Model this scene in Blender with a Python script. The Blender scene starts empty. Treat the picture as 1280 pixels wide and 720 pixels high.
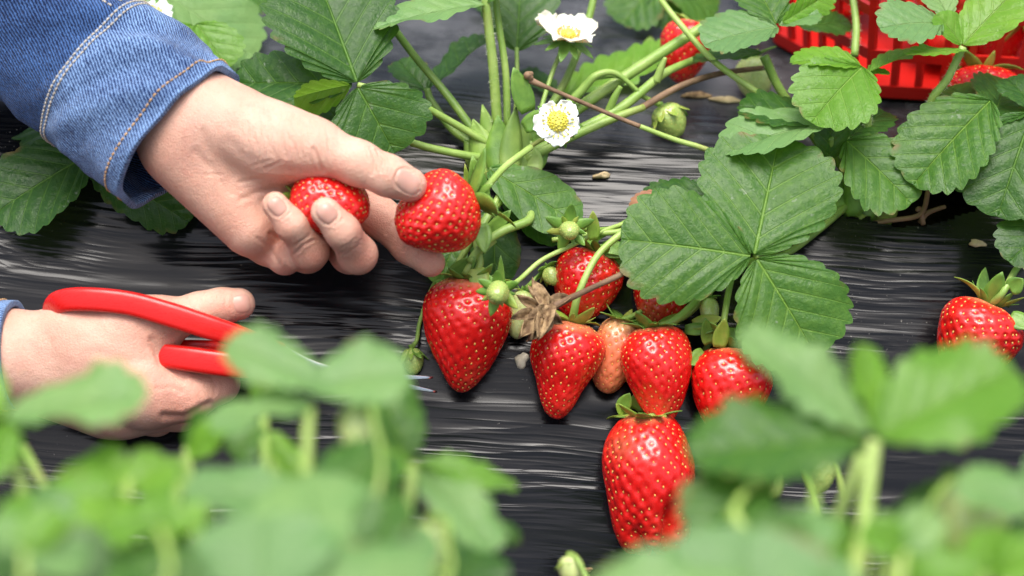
import bpy, math, random
import numpy as np
from mathutils import Vector, Matrix
random.seed(7); RNG = np.random.default_rng(11)
sc = bpy.context.scene
R = math.radians

# ------------------------------------------------------------------ camera
DIST = 0.90                     # metres from the lens to the bed's side, 0.5 m of it in frame
FPX = 1280 * DIST / 0.50        # focal length in photograph pixels
PITCH, ROLL = R(35), R(4.0)
fw = np.array([0, math.cos(PITCH), -math.sin(PITCH)])
r0 = np.array([1.0, 0, 0]); u0 = np.array([0, math.sin(PITCH), math.cos(PITCH)])
rt = r0 * math.cos(ROLL) + u0 * math.sin(ROLL)
up = -r0 * math.sin(ROLL) + u0 * math.cos(ROLL)
CAM = -fw * DIST
cam = bpy.data.cameras.new('camera'); camo = bpy.data.objects.new('camera', cam)
sc.collection.objects.link(camo); sc.camera = camo
cam.sensor_width = 36; cam.lens = 36 * DIST / 0.50
cam.clip_start = 0.02; cam.clip_end = 500
camo.matrix_world = Matrix(((rt[0], up[0], -fw[0], CAM[0]), (rt[1], up[1], -fw[1], CAM[1]),
                            (rt[2], up[2], -fw[2], CAM[2]), (0, 0, 0, 1)))
cam.dof.use_dof = True; cam.dof.focus_distance = DIST - 0.024; cam.dof.aperture_fstop = 4.2
cam.dof.aperture_blades = 9
sc.render.resolution_x, sc.render.resolution_y = 1024, 576

# ------------------------------------------------------------------ sky, sun, exposure
SUN_EL, SUN_AZ = R(82), R(215)       # azimuth clockwise from +Y: high, from behind-left of the camera
w = bpy.data.worlds.new('World'); sc.world = w; w.use_nodes = True
nt = w.node_tree; nt.nodes.clear()
sky = nt.nodes.new('ShaderNodeTexSky'); sky.sky_type = 'NISHITA'; sky.sun_disc = False
sky.sun_elevation = SUN_EL; sky.sun_rotation = SUN_AZ
sky.air_density = 1.0; sky.dust_density = 6.0; sky.ozone_density = 1.0
hs = nt.nodes.new('ShaderNodeHueSaturation'); hs.inputs['Saturation'].default_value = 0.7
bg = nt.nodes.new('ShaderNodeBackground'); bg.inputs['Strength'].default_value = 0.105
wo = nt.nodes.new('ShaderNodeOutputWorld')
nt.links.new(sky.outputs[0], hs.inputs['Color']); nt.links.new(hs.outputs[0], bg.inputs[0]); nt.links.new(bg.outputs[0], wo.inputs[0])
sl = bpy.data.lights.new('sun', 'SUN'); sl.energy = 1.5; sl.angle = R(38); sl.color = (1, 0.97, 0.92)
so = bpy.data.objects.new('sun', sl); sc.collection.objects.link(so)
sd = Vector((math.sin(SUN_AZ) * math.cos(SUN_EL), math.cos(SUN_AZ) * math.cos(SUN_EL), math.sin(SUN_EL)))
so.rotation_euler = sd.to_track_quat('Z', 'Y').to_euler(); so.location = sd * 5
vs = sc.view_settings; vs.view_transform = 'Standard'; vs.look = 'None'; vs.gamma = 1; vs.use_curve_mapping = False
vs.exposure = 1.14

# ------------------------------------------------------------------ helpers: positions
def ray(px, py):
    return fw + rt * ((px - 640) / FPX) + up * ((360 - py) / FPX)
def C(px, py, h=0.0):
    """point seen at a pixel, h millimetres in front of the plane DIST from the lens"""
    return CAM + ray(px, py) * (DIST - h * 1e-3)
def smin(a, b, k):
    t = np.clip(0.5 + 0.5 * (b - a) / k, 0, 1)
    return b * (1 - t) + a * t - k * t * (1 - t)
ZTOP, ZFUR = 0.05, -0.20
def zbed(Y):
    Y = np.asarray(Y, float)
    far = smin(Y, ZTOP + 0.0 * Y, 0.035)                     # near flank and top of the picked bed
    far = smin(far, (ZTOP + 0.62) - Y, 0.05)                  # its other flank
    near = smin(-(Y + 0.38) + 0.0, ZTOP + 0 * Y, 0.04)        # the bed on the camera's side
    near = smin(near, Y + 1.05, 0.05)
    z = -smin(-far, -near, 0.03)
    return -smin(-z, -ZFUR + 0 * Y, 0.03)
def bedh(px, py):
    """h (mm) of the film surface at a pixel"""
    d = ray(px, py); t = np.linspace(0.62, 2.2, 3200)
    P = CAM[None] + d[None] * t[:, None]
    i = np.argmax(P[:, 2] < zbed(P[:, 1]))
    return (DIST - t[i]) * 1e3
def camxyz(P):
    """world points to camera metres (right, up, towards the lens)"""
    Q = np.asarray(P) - CAM
    return np.stack([Q @ rt, Q @ up, -(Q @ fw)], -1)
def fromcam(Q):
    Q = np.asarray(Q)
    return CAM + Q[..., :1] * rt + Q[..., 1:2] * up - Q[..., 2:3] * fw
def cv(x, y, z):
    """direction given as right, up, towards the lens"""
    v = rt * x + up * y - fw * z
    return v / np.linalg.norm(v)
def unit(v): return v / (np.linalg.norm(v) + 1e-12)
MM = 1e-3
PX = 0.50 / 1280            # metres for one pixel at the bed

# ------------------------------------------------------------------ helpers: objects
def mesh_obj(name, V, F, mat, parent=None, loc=None, smooth=True, attrs=None, uv=None):
    """V world points; the object's origin goes to the parent thing's base, or to loc"""
    V = np.asarray(V, float)
    base = np.array(parent['_base'][:]) if parent is not None else (np.array(loc) if loc is not None else np.zeros(3))
    me = bpy.data.meshes.new(name); me.from_pydata((V - base).tolist(), [], [tuple(int(i) for i in f) for f in F])
    if smooth: me.polygons.foreach_set('use_smooth', [True] * len(me.polygons))
    if attrs:
        for k, a in attrs.items():
            at = me.attributes.new(k, 'FLOAT', 'POINT'); at.data.foreach_set('value', np.asarray(a, np.float32))
    if uv is not None:
        ul = me.uv_layers.new(name='UVMap'); li = np.zeros(len(me.loops), np.int32); me.loops.foreach_get('vertex_index', li)
        ul.data.foreach_set('uv', np.asarray(uv, np.float32)[li].ravel())
    me.materials.append(mat); me.update()
    o = bpy.data.objects.new(name, me); sc.collection.objects.link(o)
    if parent is None: o.location = base
    else: o.parent = parent
    o['_base'] = [float(x) for x in base]
    return o
def tag(o, label, cat, group=None):
    o['label'] = label; o['category'] = cat
    if group: o['group'] = group
    return o
def thing(name, base, label, cat, group=None):
    o = bpy.data.objects.new(name, None); sc.collection.objects.link(o); o.empty_display_size = 0.01
    o.location = base; o['_base'] = [float(x) for x in base]
    return tag(o, label, cat, group)
def catmull(P, n):
    P = np.asarray(P, float)
    if len(P) == 2: P = np.array([P[0], (P[0] + P[1]) / 2, P[1]])
    Q = np.vstack([2 * P[0] - P[1], P, 2 * P[-1] - P[-2]]); out = []
    for i in range(1, len(Q) - 2):
        for t in np.linspace(0, 1, n, endpoint=False):
            a, b, c, d = Q[i - 1:i + 3]
            out.append(0.5 * (2 * b + (c - a) * t + (2 * a - 5 * b + 4 * c - d) * t * t + (3 * b - a - 3 * c + d) * t ** 3))
    out.append(P[-1]); return np.array(out)
def frames(P):
    T = np.gradient(P, axis=0); T /= np.linalg.norm(T, axis=1)[:, None] + 1e-12
    n = np.cross(T[0], [0.3, 0.5, 0.8]); n = unit(n); N = []
    for t in T:
        n = unit(n - t * (n @ t)); N.append(n)
    N = np.array(N); return T, N, np.cross(T, N)
def tube_geo(pts, rad, sides=9, n=6, cap=True):
    """pts world points, rad metres (number or list), closed ends"""
    P = catmull(pts, n)
    rr = np.interp(np.linspace(0, 1, len(P)), np.linspace(0, 1, len(np.atleast_1d(rad))), np.atleast_1d(rad))
    T, N, B = frames(P); a = np.arange(sides) * 2 * math.pi / sides
    V = (P[:, None] + rr[:, None, None] * (np.cos(a)[None, :, None] * N[:, None] + np.sin(a)[None, :, None] * B[:, None])).reshape(-1, 3)
    F = [(i * sides + j, i * sides + (j + 1) % sides, (i + 1) * sides + (j + 1) % sides, (i + 1) * sides + j)
         for i in range(len(P) - 1) for j in range(sides)]
    if cap:
        F.append(tuple(range(sides))[::-1]); F.append(tuple((len(P) - 1) * sides + j for j in range(sides)))
    return V, F
def join(gs):
    V, F, o = [], [], 0
    for v, f in gs:
        V.append(v); F += [tuple(i + o for i in q) for q in f]; o += len(v)
    return np.vstack(V), F
def px_path(pts):
    return [C(*p) for p in pts]

# value noise on a lattice, any dimension 2
_T = RNG.random((256, 256))
def vnoise(x, y):
    xi = np.floor(x).astype(int); yi = np.floor(y).astype(int); fx = x - xi; fy = y - yi
    fx = fx * fx * (3 - 2 * fx); fy = fy * fy * (3 - 2 * fy); g = lambda a, b: _T[a & 255, b & 255]
    return (g(xi, yi) * (1 - fx) + g(xi + 1, yi) * fx) * (1 - fy) + (g(xi, yi + 1) * (1 - fx) + g(xi + 1, yi + 1) * fx) * fy - 0.5

# ------------------------------------------------------------------ materials
class NT:
    def __init__(s, name):
        s.m = bpy.data.materials.new(name); s.m.use_nodes = True; s.t = s.m.node_tree; s.t.nodes.clear()
        s.out = s.n('ShaderNodeOutputMaterial')
    def n(s, typ, **kw):
        nd = s.t.nodes.new(typ)
        for k, v in kw.items():
            if k.startswith('i_'):
                key = k[2:].replace('_', ' ')
                nd.inputs[int(key) if key.isdigit() else key].default_value = v
            else: setattr(nd, k, v)
        return nd
    def l(s, a, b): s.t.links.new(a, b)
    def math(s, op, a, b=None, c=None):
        nd = s.n('ShaderNodeMath', operation=op)
        for i, x in enumerate((a, b, c)):
            if x is None: continue
            if isinstance(x, (int, float)): nd.inputs[i].default_value = x
            else: s.l(x, nd.inputs[i])
        return nd.outputs[0]
    def mix(s, fac, a, b):
        nd = s.n('ShaderNodeMix', data_type='RGBA')
        for sock, x in ((nd.inputs[0], fac), (nd.inputs[6], a), (nd.inputs[7], b)):
            if isinstance(x, (int, float)): sock.default_value = x
            elif isinstance(x, tuple): sock.default_value = x if len(x) == 4 else x + (1,)
            else: s.l(x, sock)
        return nd.outputs[2]
    def ramp(s, x, lo, hi, a=0.0, b=1.0):
        nd = s.n('ShaderNodeMapRange'); nd.interpolation_type = 'SMOOTHSTEP'; s.l(x, nd.inputs[0])
        for i, v in zip((1, 2, 3, 4), (lo, hi, a, b)): nd.inputs[i].default_value = v
        return nd.outputs[0]
    def noise(s, scale, detail=3, vec=None, rough=0.55, stretch=None, kind='Object'):
        nd = s.n('ShaderNodeTexNoise'); nd.inputs['Scale'].default_value = scale; nd.inputs['Detail'].default_value = detail
        nd.inputs['Roughness'].default_value = rough
        if vec is None: vec = s.n('ShaderNodeTexCoord').outputs[kind]
        if stretch:
            mp = s.n('ShaderNodeMapping'); mp.inputs['Scale'].default_value = stretch; s.l(vec, mp.inputs[0]); vec = mp.outputs[0]
        s.l(vec, nd.inputs['Vector']); return nd.outputs['Fac']
    def attr(s, name):
        return s.n('ShaderNodeAttribute', attribute_name=name).outputs['Fac']
    def bump(s, h, dist, strength=1.0, normal=None):
        nd = s.n('ShaderNodeBump'); nd.inputs['Distance'].default_value = dist; nd.inputs['Strength'].default_value = strength
        s.l(h, nd.inputs['Height'])
        if normal is not None: s.l(normal, nd.inputs['Normal'])
        return nd.outputs[0]
    def bsdf(s, col, rough=0.5, spec=0.5, normal=None, **kw):
        p = s.n('ShaderNodeBsdfPrincipled')
        for sock, x in (('Base Color', col), ('Roughness', rough), ('Specular IOR Level', spec)):
            if isinstance(x, tuple): p.inputs[sock].default_value = x if len(x) == 4 else x + (1,)
            elif isinstance(x, (int, float)): p.inputs[sock].default_value = x
            else: s.l(x, p.inputs[sock])
        for k, v in kw.items():
            k = k.replace('_', ' ')
            if isinstance(v, (int, float, tuple)): p.inputs[k].default_value = v
            else: s.l(v, p.inputs[k])
        if normal is not None: s.l(normal, p.inputs['Normal'])
        return p.outputs[0]
    def done(s, sh): s.l(sh, s.out.inputs['Surface']); return s.m

def mat_film():
    m = NT('black_mulch_film'); co = m.n('ShaderNodeTexCoord').outputs['Object']
    wv = m.n('ShaderNodeVectorMath', operation='MULTIPLY_ADD'); wn = m.n('ShaderNodeTexNoise', i_Scale=7.0, i_Detail=2.0); m.l(co, wn.inputs['Vector']); m.l(wn.outputs['Color'], wv.inputs[0]); wv.inputs[1].default_value = (0.0, 0.02, 0.02); m.l(co, wv.inputs[2]); cw = wv.outputs[0]
    st = m.noise(1.0, 2, cw, 0.5, (9, 220, 220)); st2 = m.noise(1.0, 2, cw, 0.5, (22, 800, 800)); sp = m.noise(700, 2, co)
    dust = m.noise(9, 4, co, 0.65); big = m.noise(1.0, 3, co, 0.5, (4, 40, 40))
    st3 = m.noise(1.0, 1, cw, 0.5, (7, 150, 150)); patch = m.ramp(m.noise(1.0, 2, co, 0.5, (9, 22, 22)), 0.38, 0.68, 0.05, 1.0)
    ridge = lambda x, p: m.math('POWER', m.math('SUBTRACT', 1.0, m.math('ABSOLUTE', m.math('MULTIPLY_ADD', x, 4.0, -2.0))), p) if False else m.math('POWER', m.math('MAXIMUM', m.math('SUBTRACT', 1.0, m.math('ABSOLUTE', m.math('MULTIPLY_ADD', x, 5.0, -2.5))), 0.0), p)
    h = m.math('ADD', m.math('MULTIPLY', ridge(st3, 1.5), 0.9), m.math('ADD', m.math('MULTIPLY', ridge(st, 1.4), 0.45), m.math('MULTIPLY', st2, 0.10)))
    nrm = m.bump(m.math('MULTIPLY', h, patch), 0.0009, 0.52)
    speck = m.ramp(sp, 0.70, 0.76); speck = m.math('MULTIPLY', speck, m.ramp(dust, 0.45, 0.65))
    haze = m.math('MULTIPLY', m.ramp(dust, 0.46, 0.75), m.ramp(st2, 0.4, 0.75))
    col = m.mix(m.math('MULTIPLY', haze, 0.22), (0.0045, 0.005, 0.0065), (0.085, 0.08, 0.072))
    col = m.mix(m.math('MULTIPLY', speck, 0.6), col, (0.35, 0.33, 0.29))
    rough = m.math('ADD', m.ramp(big, 0.3, 0.7, 0.10, 0.22), m.math('MULTIPLY', haze, 0.22))
    sx = m.n('ShaderNodeSeparateXYZ'); m.l(m.n('ShaderNodeNewGeometry').outputs['True Normal'], sx.inputs[0])
    flat = m.math('MULTIPLY', m.ramp(sx.outputs[2], 0.93, 0.995), m.ramp(m.noise(30, 4, co, 0.6), 0.25, 0.7))      # settled dust plus sky sheen, painted grey where the film lies level
    col = m.mix(m.math('MULTIPLY', flat, 0.75), col, (0.105, 0.108, 0.118))
    rough = m.math('ADD', rough, m.math('MULTIPLY', flat, 0.2))
    return m.done(m.bsdf(col, rough, 0.32, nrm))
def mat_soil():
    m = NT('soil'); co = m.n('ShaderNodeTexCoord').outputs['Object']; n = m.noise(60, 6, co, 0.7)
    return m.done(m.bsdf(m.mix(n, (0.012, 0.009, 0.006), (0.05, 0.034, 0.023)), 0.9, 0.2, m.bump(n, 0.01)))
def mat_leaf(name, top, vein, back, gloss=0.36, trans=0.34):
    m = NT(name); uv = m.n('ShaderNodeSeparateXYZ'); m.l(m.n('ShaderNodeUVMap').outputs[0], uv.inputs[0])
    u, v = uv.outputs[0], uv.outputs[1]
    f = m.math('ABSOLUTE', m.math('SUBTRACT', m.math('FRACT', u), 0.5))
    wv = m.math('MULTIPLY_ADD', v, -0.055, 0.085)
    side = m.ramp(m.math('DIVIDE', f, wv), 0.4, 1.0, 1.0, 0.0)
    mid = m.ramp(v, 0.008, 0.034, 1.0, 0.0)
    f2 = m.noise(900, 2); net = m.noise(330, 3, rough=0.6)
    rib = m.math('MAXIMUM', m.math('MULTIPLY', side, 0.42), m.math('MULTIPLY', mid, 0.8))
    blot = m.noise(45, 4); oi = m.n('ShaderNodeObjectInfo').outputs['Random']
    base = m.mix(m.ramp(blot, 0.3, 0.75), top, tuple(c * k for c, k in zip(top, (1.45, 1.22, 1.2))))
    base = m.mix(m.math('MULTIPLY', oi, 0.9), base, tuple(c * k for c, k in zip(top, (0.75, 0.8, 0.9))))
    base = m.mix(m.ramp(net, 0.4, 0.7, 0.0, 0.25), base, vein)
    col = m.mix(rib, base, vein)
    scuff = m.math('MULTIPLY', m.ramp(m.noise(260, 3), 0.62, 0.72), m.ramp(m.noise(24, 2), 0.52, 0.64))
    col = m.mix(m.math('MULTIPLY', scuff, 0.55), col, (0.34, 0.40, 0.30))
    burn = m.math('MULTIPLY', m.ramp(v, 0.80, 1.0), m.ramp(m.noise(70, 3), 0.56, 0.68))
    col = m.mix(m.math('MULTIPLY', burn, 0.8), col, (0.20, 0.13, 0.045))
    under = m.mix(rib, m.mix(net, back, tuple(c * 0.8 for c in back)), tuple(min(1, c * 1.5) for c in back))
    bf = m.n('ShaderNodeNewGeometry').outputs['Backfacing']
    col = m.mix(bf, col, under)
    nrm = m.bump(m.math('ADD', m.math('MULTIPLY', net, 0.6), m.math('ADD', m.math('MULTIPLY', rib, -0.7), m.math('MULTIPLY', f2, 0.25))), 0.0010, 0.8)
    p = m.bsdf(col, m.math('ADD', m.ramp(blot, 0.3, 0.7, gloss - 0.05, gloss + 0.08), m.math('MULTIPLY', bf, 0.2)), 0.38, nrm)
    tr = m.n('ShaderNodeBsdfTranslucent'); m.l(m.mix(0.5, col, (0.30, 0.55, 0.05)), tr.inputs[0]); m.l(nrm, tr.inputs['Normal'])
    ms = m.n('ShaderNodeMixShader'); ms.inputs[0].default_value = trans; m.l(p, ms.inputs[1]); m.l(tr.outputs[0], ms.inputs[2])
    return m.done(ms.outputs[0])
def mat_stem(name, a, b, rough=0.4, scale=70):
    m = NT(name); co = m.n('ShaderNodeTexCoord').outputs['Object']; n = m.noise(scale, 4, co); g = m.noise(1500, 2, co)
    col = m.mix(m.ramp(n, 0.32, 0.68), a, b)
    if scale == 70: col = m.mix(m.ramp(m.noise(32, 3, co), 0.55, 0.78, 0, 0.4), col, (0.26, 0.14, 0.06))
    return m.done(m.bsdf(col, rough, 0.45, m.bump(g, 0.0003, 0.5), Subsurface_Weight=0.12, Subsurface_Radius=(0.3, 0.4, 0.1), Subsurface_Scale=0.004))
def mat_berry(name, ripe, pale, blotch):
    m = NT(name); a = m.attr('ripe'); n = m.noise(55, 3)
    t = m.math('ADD', a, m.math('MULTIPLY', m.math('SUBTRACT', n, 0.5), 0.35))
    col = m.mix(m.ramp(t, 0.15, 0.75), pale, ripe)
    oi = m.n('ShaderNodeObjectInfo').outputs['Random']
    col = m.mix(m.math('MULTIPLY', oi, 0.2), col, tuple(c * k_ for c, k_ in zip(ripe, (0.72, 0.5, 0.5))))
    col = m.mix(m.ramp(m.noise(22, 3), 0.52, 0.8, 0, 0.22), col, pale)
    col = m.mix(m.math('MULTIPLY', m.attr('mark'), 0.8), col, blotch)
    fine = m.noise(1600, 2)
    nrm = m.bump(fine, 0.00025, 0.35)
    return m.done(m.bsdf(col, m.ramp(m.noise(300, 2), 0.3, 0.7, 0.17, 0.30), 0.75, nrm, Subsurface_Weight=0.12,
                         Subsurface_Radius=(1.0, 0.15, 0.08), Subsurface_Scale=0.003))
def mat_plain(name, a, b, rough=0.5, scale=120, bump=0.0004, spec=0.5, **kw):
    m = NT(name); n = m.noise(scale, 4)
    return m.done(m.bsdf(m.mix(m.ramp(n, 0.3, 0.7), a, b), rough, spec, m.bump(n, bump, 0.6), **kw))
def mat_skin():
    m = NT('skin'); red = m.attr('flush'); n = m.noise(38, 4); n2 = m.noise(160, 4)
    base = m.mix(m.ramp(n, 0.3, 0.7), (0.65, 0.362, 0.265), (0.72, 0.445, 0.340))
    base = m.mix(m.ramp(m.noise(90, 4), 0.5, 0.75, 0, 0.35), base, (0.62, 0.28, 0.215))
    base = m.mix(m.ramp(m.noise(420, 3), 0.5, 0.8, 0, 0.3), base, (0.52, 0.25, 0.18))
    col = m.mix(m.math('MULTIPLY', red, 0.85), base, (0.58, 0.185, 0.125))
    lines = m.noise(1.0, 3, stretch=(900, 250, 900)); cell = m.n('ShaderNodeTexVoronoi', feature='DISTANCE_TO_EDGE', i_Scale=850.0)
    m.l(m.n('ShaderNodeTexCoord').outputs['Object'], cell.inputs['Vector'])
    h = m.math('ADD', m.math('MULTIPLY', lines, 1.0), m.math('MULTIPLY', m.ramp(cell.outputs[0], 0.0, 0.2), 0.55))
    nrm = m.bump(n2, 0.0011, 0.35, m.bump(h, 0.0005, 0.5))
    return m.done(m.bsdf(col, m.ramp(n2, 0.3, 0.7, 0.40, 0.56), 0.42, nrm, Subsurface_Weight=0.25,
                         Subsurface_Radius=(1.0, 0.35, 0.2), Subsurface_Scale=0.0035))
def mat_denim(name, dark, light, worn):
    m = NT(name); uvn = m.n('ShaderNodeUVMap').outputs[0]; uv = m.n('ShaderNodeSeparateXYZ'); m.l(uvn, uv.inputs[0])
    u, v = uv.outputs[0], uv.outputs[1]     # metres round and along the sleeve
    jit = m.noise(900, 2)
    ph = m.math('ADD', m.math('MULTIPLY', m.math('ADD', m.math('MULTIPLY', u, 1.0), m.math('MULTIPLY', v, 0.55)), 3700.0), m.math('MULTIPLY', jit, 7.0))
    tw = m.math('MULTIPLY_ADD', m.math('SINE', ph), 0.5, 0.5)
    slub = m.noise(1.0, 3, uvn, 0.6, (420, 60, 1)); slub2 = m.noise(1.0, 3, uvn, 0.6, (1600, 500, 1))
    wear = m.math('ADD', m.math('MULTIPLY', m.attr('wear'), worn), m.math('MULTIPLY', m.math('SUBTRACT', m.noise(34, 5), 0.5), 0.9))
    t = m.math('ADD', m.math('MULTIPLY', tw, 0.75), m.math('MULTIPLY', slub, 0.4)); t = m.math('ADD', t, m.math('MULTIPLY', slub2, 0.4))
    t = m.math('ADD', t, m.math('MULTIPLY', wear, 0.8))
    col = m.mix(m.ramp(t, 0.55, 1.30), dark, light)
    return m.done(m.bsdf(col, 0.85, 0.15, m.bump(m.math('ADD', tw, slub2), 0.0004, 0.7), Sheen_Weight=0.15))
def mat_plastic(name, a, rough=0.25):
    m = NT(name); n = m.noise(60, 3); sc_ = m.noise(1.0, 3, stretch=(200, 1500, 300))
    col = m.mix(m.ramp(n, 0.3, 0.7, 0, 0.25), a, tuple(c * 0.75 for c in a))
    return m.done(m.bsdf(col, m.ramp(sc_, 0.3, 0.7, rough, rough + 0.12), 0.5, m.bump(n, 0.0006, 0.3), Subsurface_Weight=0.05, Subsurface_Scale=0.002, Subsurface_Radius=(1, .2, .1)))

M = {}
M['film'] = mat_film(); M['soil'] = mat_soil()
M['leaf'] = mat_leaf('leaf_mid_green', (0.050, 0.155, 0.018), (0.19, 0.36, 0.05), (0.16, 0.28, 0.08), 0.40)
M['leaf_dark'] = mat_leaf('leaf_dark_green', (0.029, 0.106, 0.012), (0.12, 0.26, 0.035), (0.12, 0.22, 0.05), 0.39)
M['leaf_pale'] = mat_leaf('leaf_pale_green', (0.165, 0.330, 0.100), (0.25, 0.43, 0.14), (0.24, 0.42, 0.09), 0.40)  # pale green raised further so that sky sheen sits in the colour
M['leaf_young'] = mat_leaf('leaf_young_green', (0.140, 0.340, 0.024), (0.27, 0.48, 0.09), (0.27, 0.45, 0.07), 0.34, 0.38)
M['stem'] = mat_stem('stem_green', (0.20, 0.34, 0.06), (0.31, 0.44, 0.11))
M['stem_dark'] = mat_stem('stem_dark_green', (0.12, 0.22, 0.04), (0.22, 0.33, 0.07))
M['stem_pale'] = mat_stem('stem_pale_green', (0.28, 0.42, 0.085), (0.38, 0.51, 0.15))
M['stem_dry'] = mat_stem('stem_dry_brown', (0.13, 0.075, 0.04), (0.27, 0.17, 0.10), 0.7)
M['hair'] = mat_plain('plant_hair', (0.55, 0.62, 0.4), (0.7, 0.74, 0.55))
M['dry'] = mat_plain('dry_leaf', (0.11, 0.060, 0.026), (0.36, 0.245, 0.125), 0.75, 320, 0.0012)
M['rust'] = mat_plain('rusty_leaf', (0.20, 0.075, 0.04), (0.34, 0.17, 0.08), 0.7, 160)
M['straw'] = mat_plain('straw', (0.48, 0.36, 0.19), (0.62, 0.50, 0.30), 0.75, 200)
M['sepal'] = mat_stem('sepal_green', (0.095, 0.21, 0.03), (0.18, 0.33, 0.05), 0.42, 110)
M['sepal_y'] = mat_stem('sepal_yellow_green', (0.19, 0.31, 0.04), (0.33, 0.38, 0.07), 0.42, 130)
M['berry'] = mat_berry('ripe_strawberry', (0.68, 0.010, 0.008), (0.78, 0.23, 0.11), (0.45, 0.10, 0.045))
M['berry_orange'] = mat_berry('half_ripe_strawberry', (0.76, 0.20, 0.085), (0.80, 0.46, 0.22), (0.5, 0.2, 0.1))
M['berry_green'] = mat_berry('unripe_strawberry', (0.34, 0.47, 0.12), (0.24, 0.40, 0.07), (0.5, 0.55, 0.25))
M['berry_white'] = mat_berry('pale_unripe_strawberry', (0.50, 0.60, 0.24), (0.34, 0.50, 0.14), (0.5, 0.55, 0.25))
M['seed'] = mat_plain('strawberry_seed', (0.60, 0.33, 0.06), (0.74, 0.50, 0.13), 0.4, 900, 0.0001)
M['seed_green'] = mat_plain('green_seed', (0.50, 0.52, 0.10), (0.62, 0.60, 0.2), 0.45, 900, 0.0001)
M['petal'] = mat_plain('white_petal', (0.80, 0.79, 0.74), (0.86, 0.85, 0.82), 0.55, 150, 0.0008, 0.3, Subsurface_Weight=0.2, Subsurface_Scale=0.003)
M['petal_old'] = mat_plain('cream_petal', (0.72, 0.68, 0.52), (0.80, 0.78, 0.68), 0.55, 90, 0.0008, 0.3, Subsurface_Weight=0.2, Subsurface_Scale=0.003)
M['pollen'] = mat_plain('yellow_pollen', (0.66, 0.58, 0.05), (0.74, 0.68, 0.14), 0.6, 500)
M['anther'] = mat_plain('ochre_anther', (0.55, 0.33, 0.03), (0.68, 0.45, 0.06), 0.6, 500)
M['skin'] = mat_skin()
M['nail'] = mat_plain('finger_nail', (0.56, 0.30, 0.235), (0.62, 0.36, 0.29), 0.33, 60, 0.0001, 0.5, Subsurface_Weight=0.2, Subsurface_Scale=0.002)
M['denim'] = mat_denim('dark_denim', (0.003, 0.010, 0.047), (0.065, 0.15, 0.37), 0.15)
M['denim_worn'] = mat_denim('washed_denim', (0.005, 0.020, 0.09), (0.22, 0.36, 0.63), 0.22)
M['thread'] = mat_plain('tan_thread', (0.42, 0.22, 0.08), (0.60, 0.38, 0.18), 0.8, 600)
M['thread_pale'] = mat_plain('pale_thread', (0.42, 0.36, 0.28), (0.60, 0.54, 0.44), 0.8, 600)
M['red_plastic'] = mat_plastic('red_handle_plastic', (0.68, 0.010, 0.008), 0.24)
M['basket'] = mat_plastic('red_basket_plastic', (0.52, 0.009, 0.005), 0.34)
M['steel'] = mat_plain('steel', (0.62, 0.63, 0.65), (0.72, 0.73, 0.74), 0.22, 200, 0.0001, 0.5, Metallic=1.0)
M['pebble'] = mat_plain('pale_chip', (0.42, 0.38, 0.28), (0.56, 0.52, 0.42), 0.8, 200)

# ------------------------------------------------------------------ the bed: film over soil
def wrinkle(X, S):
    """millimetre folds of the stretched film, long along the row"""
    S = S + 0.010 * vnoise(X * 7 + 4, S * 10 + 3) + 0.004 * vnoise(X * 19 + 1, S * 24 + 8)          # the folds wander
    m1 = np.clip(0.5 + 1.6 * vnoise(X * 5 + 13, S * 16 + 4), 0.12, 1); m2 = np.clip(0.5 + 1.8 * vnoise(X * 8 + 23, S * 22 + 14), 0.05, 1)
    h = 1.5 * vnoise(X * 5 + 3, S * 24) + 1.2 * m1 * vnoise(X * 7 + 9, S * 66 + 5) + 0.95 * m2 * vnoise(X * 17 + 31, S * 150 + 2)
    g = vnoise(X * 13 + 50, S * 120 + 7); h += 1.5 * m1 * np.maximum(0, g - 0.12)                     # sharp standing pleats
    h += 2.6 * vnoise(X * 11 + 2, S * 11)
    return h * 1e-3
ys = np.concatenate([np.linspace(-1.6, -0.42, 50), np.linspace(-0.41, -0.16, 40), np.linspace(-0.158, 0.09, 250), np.linspace(0.092, 0.40, 110), np.linspace(0.41, 1.2, 50)])
xs = np.concatenate([np.linspace(-2.5, -0.44, 50), np.linspace(-0.43, 0.43, 250), np.linspace(0.44, 2.5, 50)])
zz = zbed(ys); S = np.concatenate([[0], np.cumsum(np.hypot(np.diff(ys), np.diff(zz)))]); S -= S[np.argmin(abs(ys))]
dz = np.gradient(zz, ys); nl = np.hypot(dz, 1); NY, NZ = -dz / nl, 1 / nl
XX, SS = np.meshgrid(xs, S); H = wrinkle(XX, SS)
topfade = np.clip((ys - 0.07) / 0.05, 0, 1)[:, None]; H *= (1 - 0.55 * topfade)
V = np.stack([XX, ys[:, None] + NY[:, None] * H, zz[:, None] + NZ[:, None] * H], -1)
nx, ny = len(xs), len(ys)
def proj(P):
    Q = camxyz(P); return 640 + FPX * Q[..., 0] / -Q[..., 2], 360 - FPX * Q[..., 1] / -Q[..., 2]
PXX, PYY = proj(V)
def in_poly(x, y, poly):
    ins = np.zeros(np.shape(x), bool); n = len(poly)
    for i in range(n):
        x1, y1 = poly[i]; x2, y2 = poly[(i + 1) % n]
        c = ((y1 > y) != (y2 > y)) & (x < (x2 - x1) * (y - y1) / (y2 - y1 + 1e-9) + x1); ins ^= c
    return ins
holes = [[(1118, 246), (1150, 239), (1200, 240), (1240, 247), (1236, 258), (1205, 268), (1165, 282), (1120, 284), (1088, 276), (1090, 256)],
         [(600, 176), (650, 172), (668, 190), (655, 208), (612, 210), (592, 196)],
         [(1050, 232), (1085, 236), (1092, 268), (1060, 274), (1040, 254)]]
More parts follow.
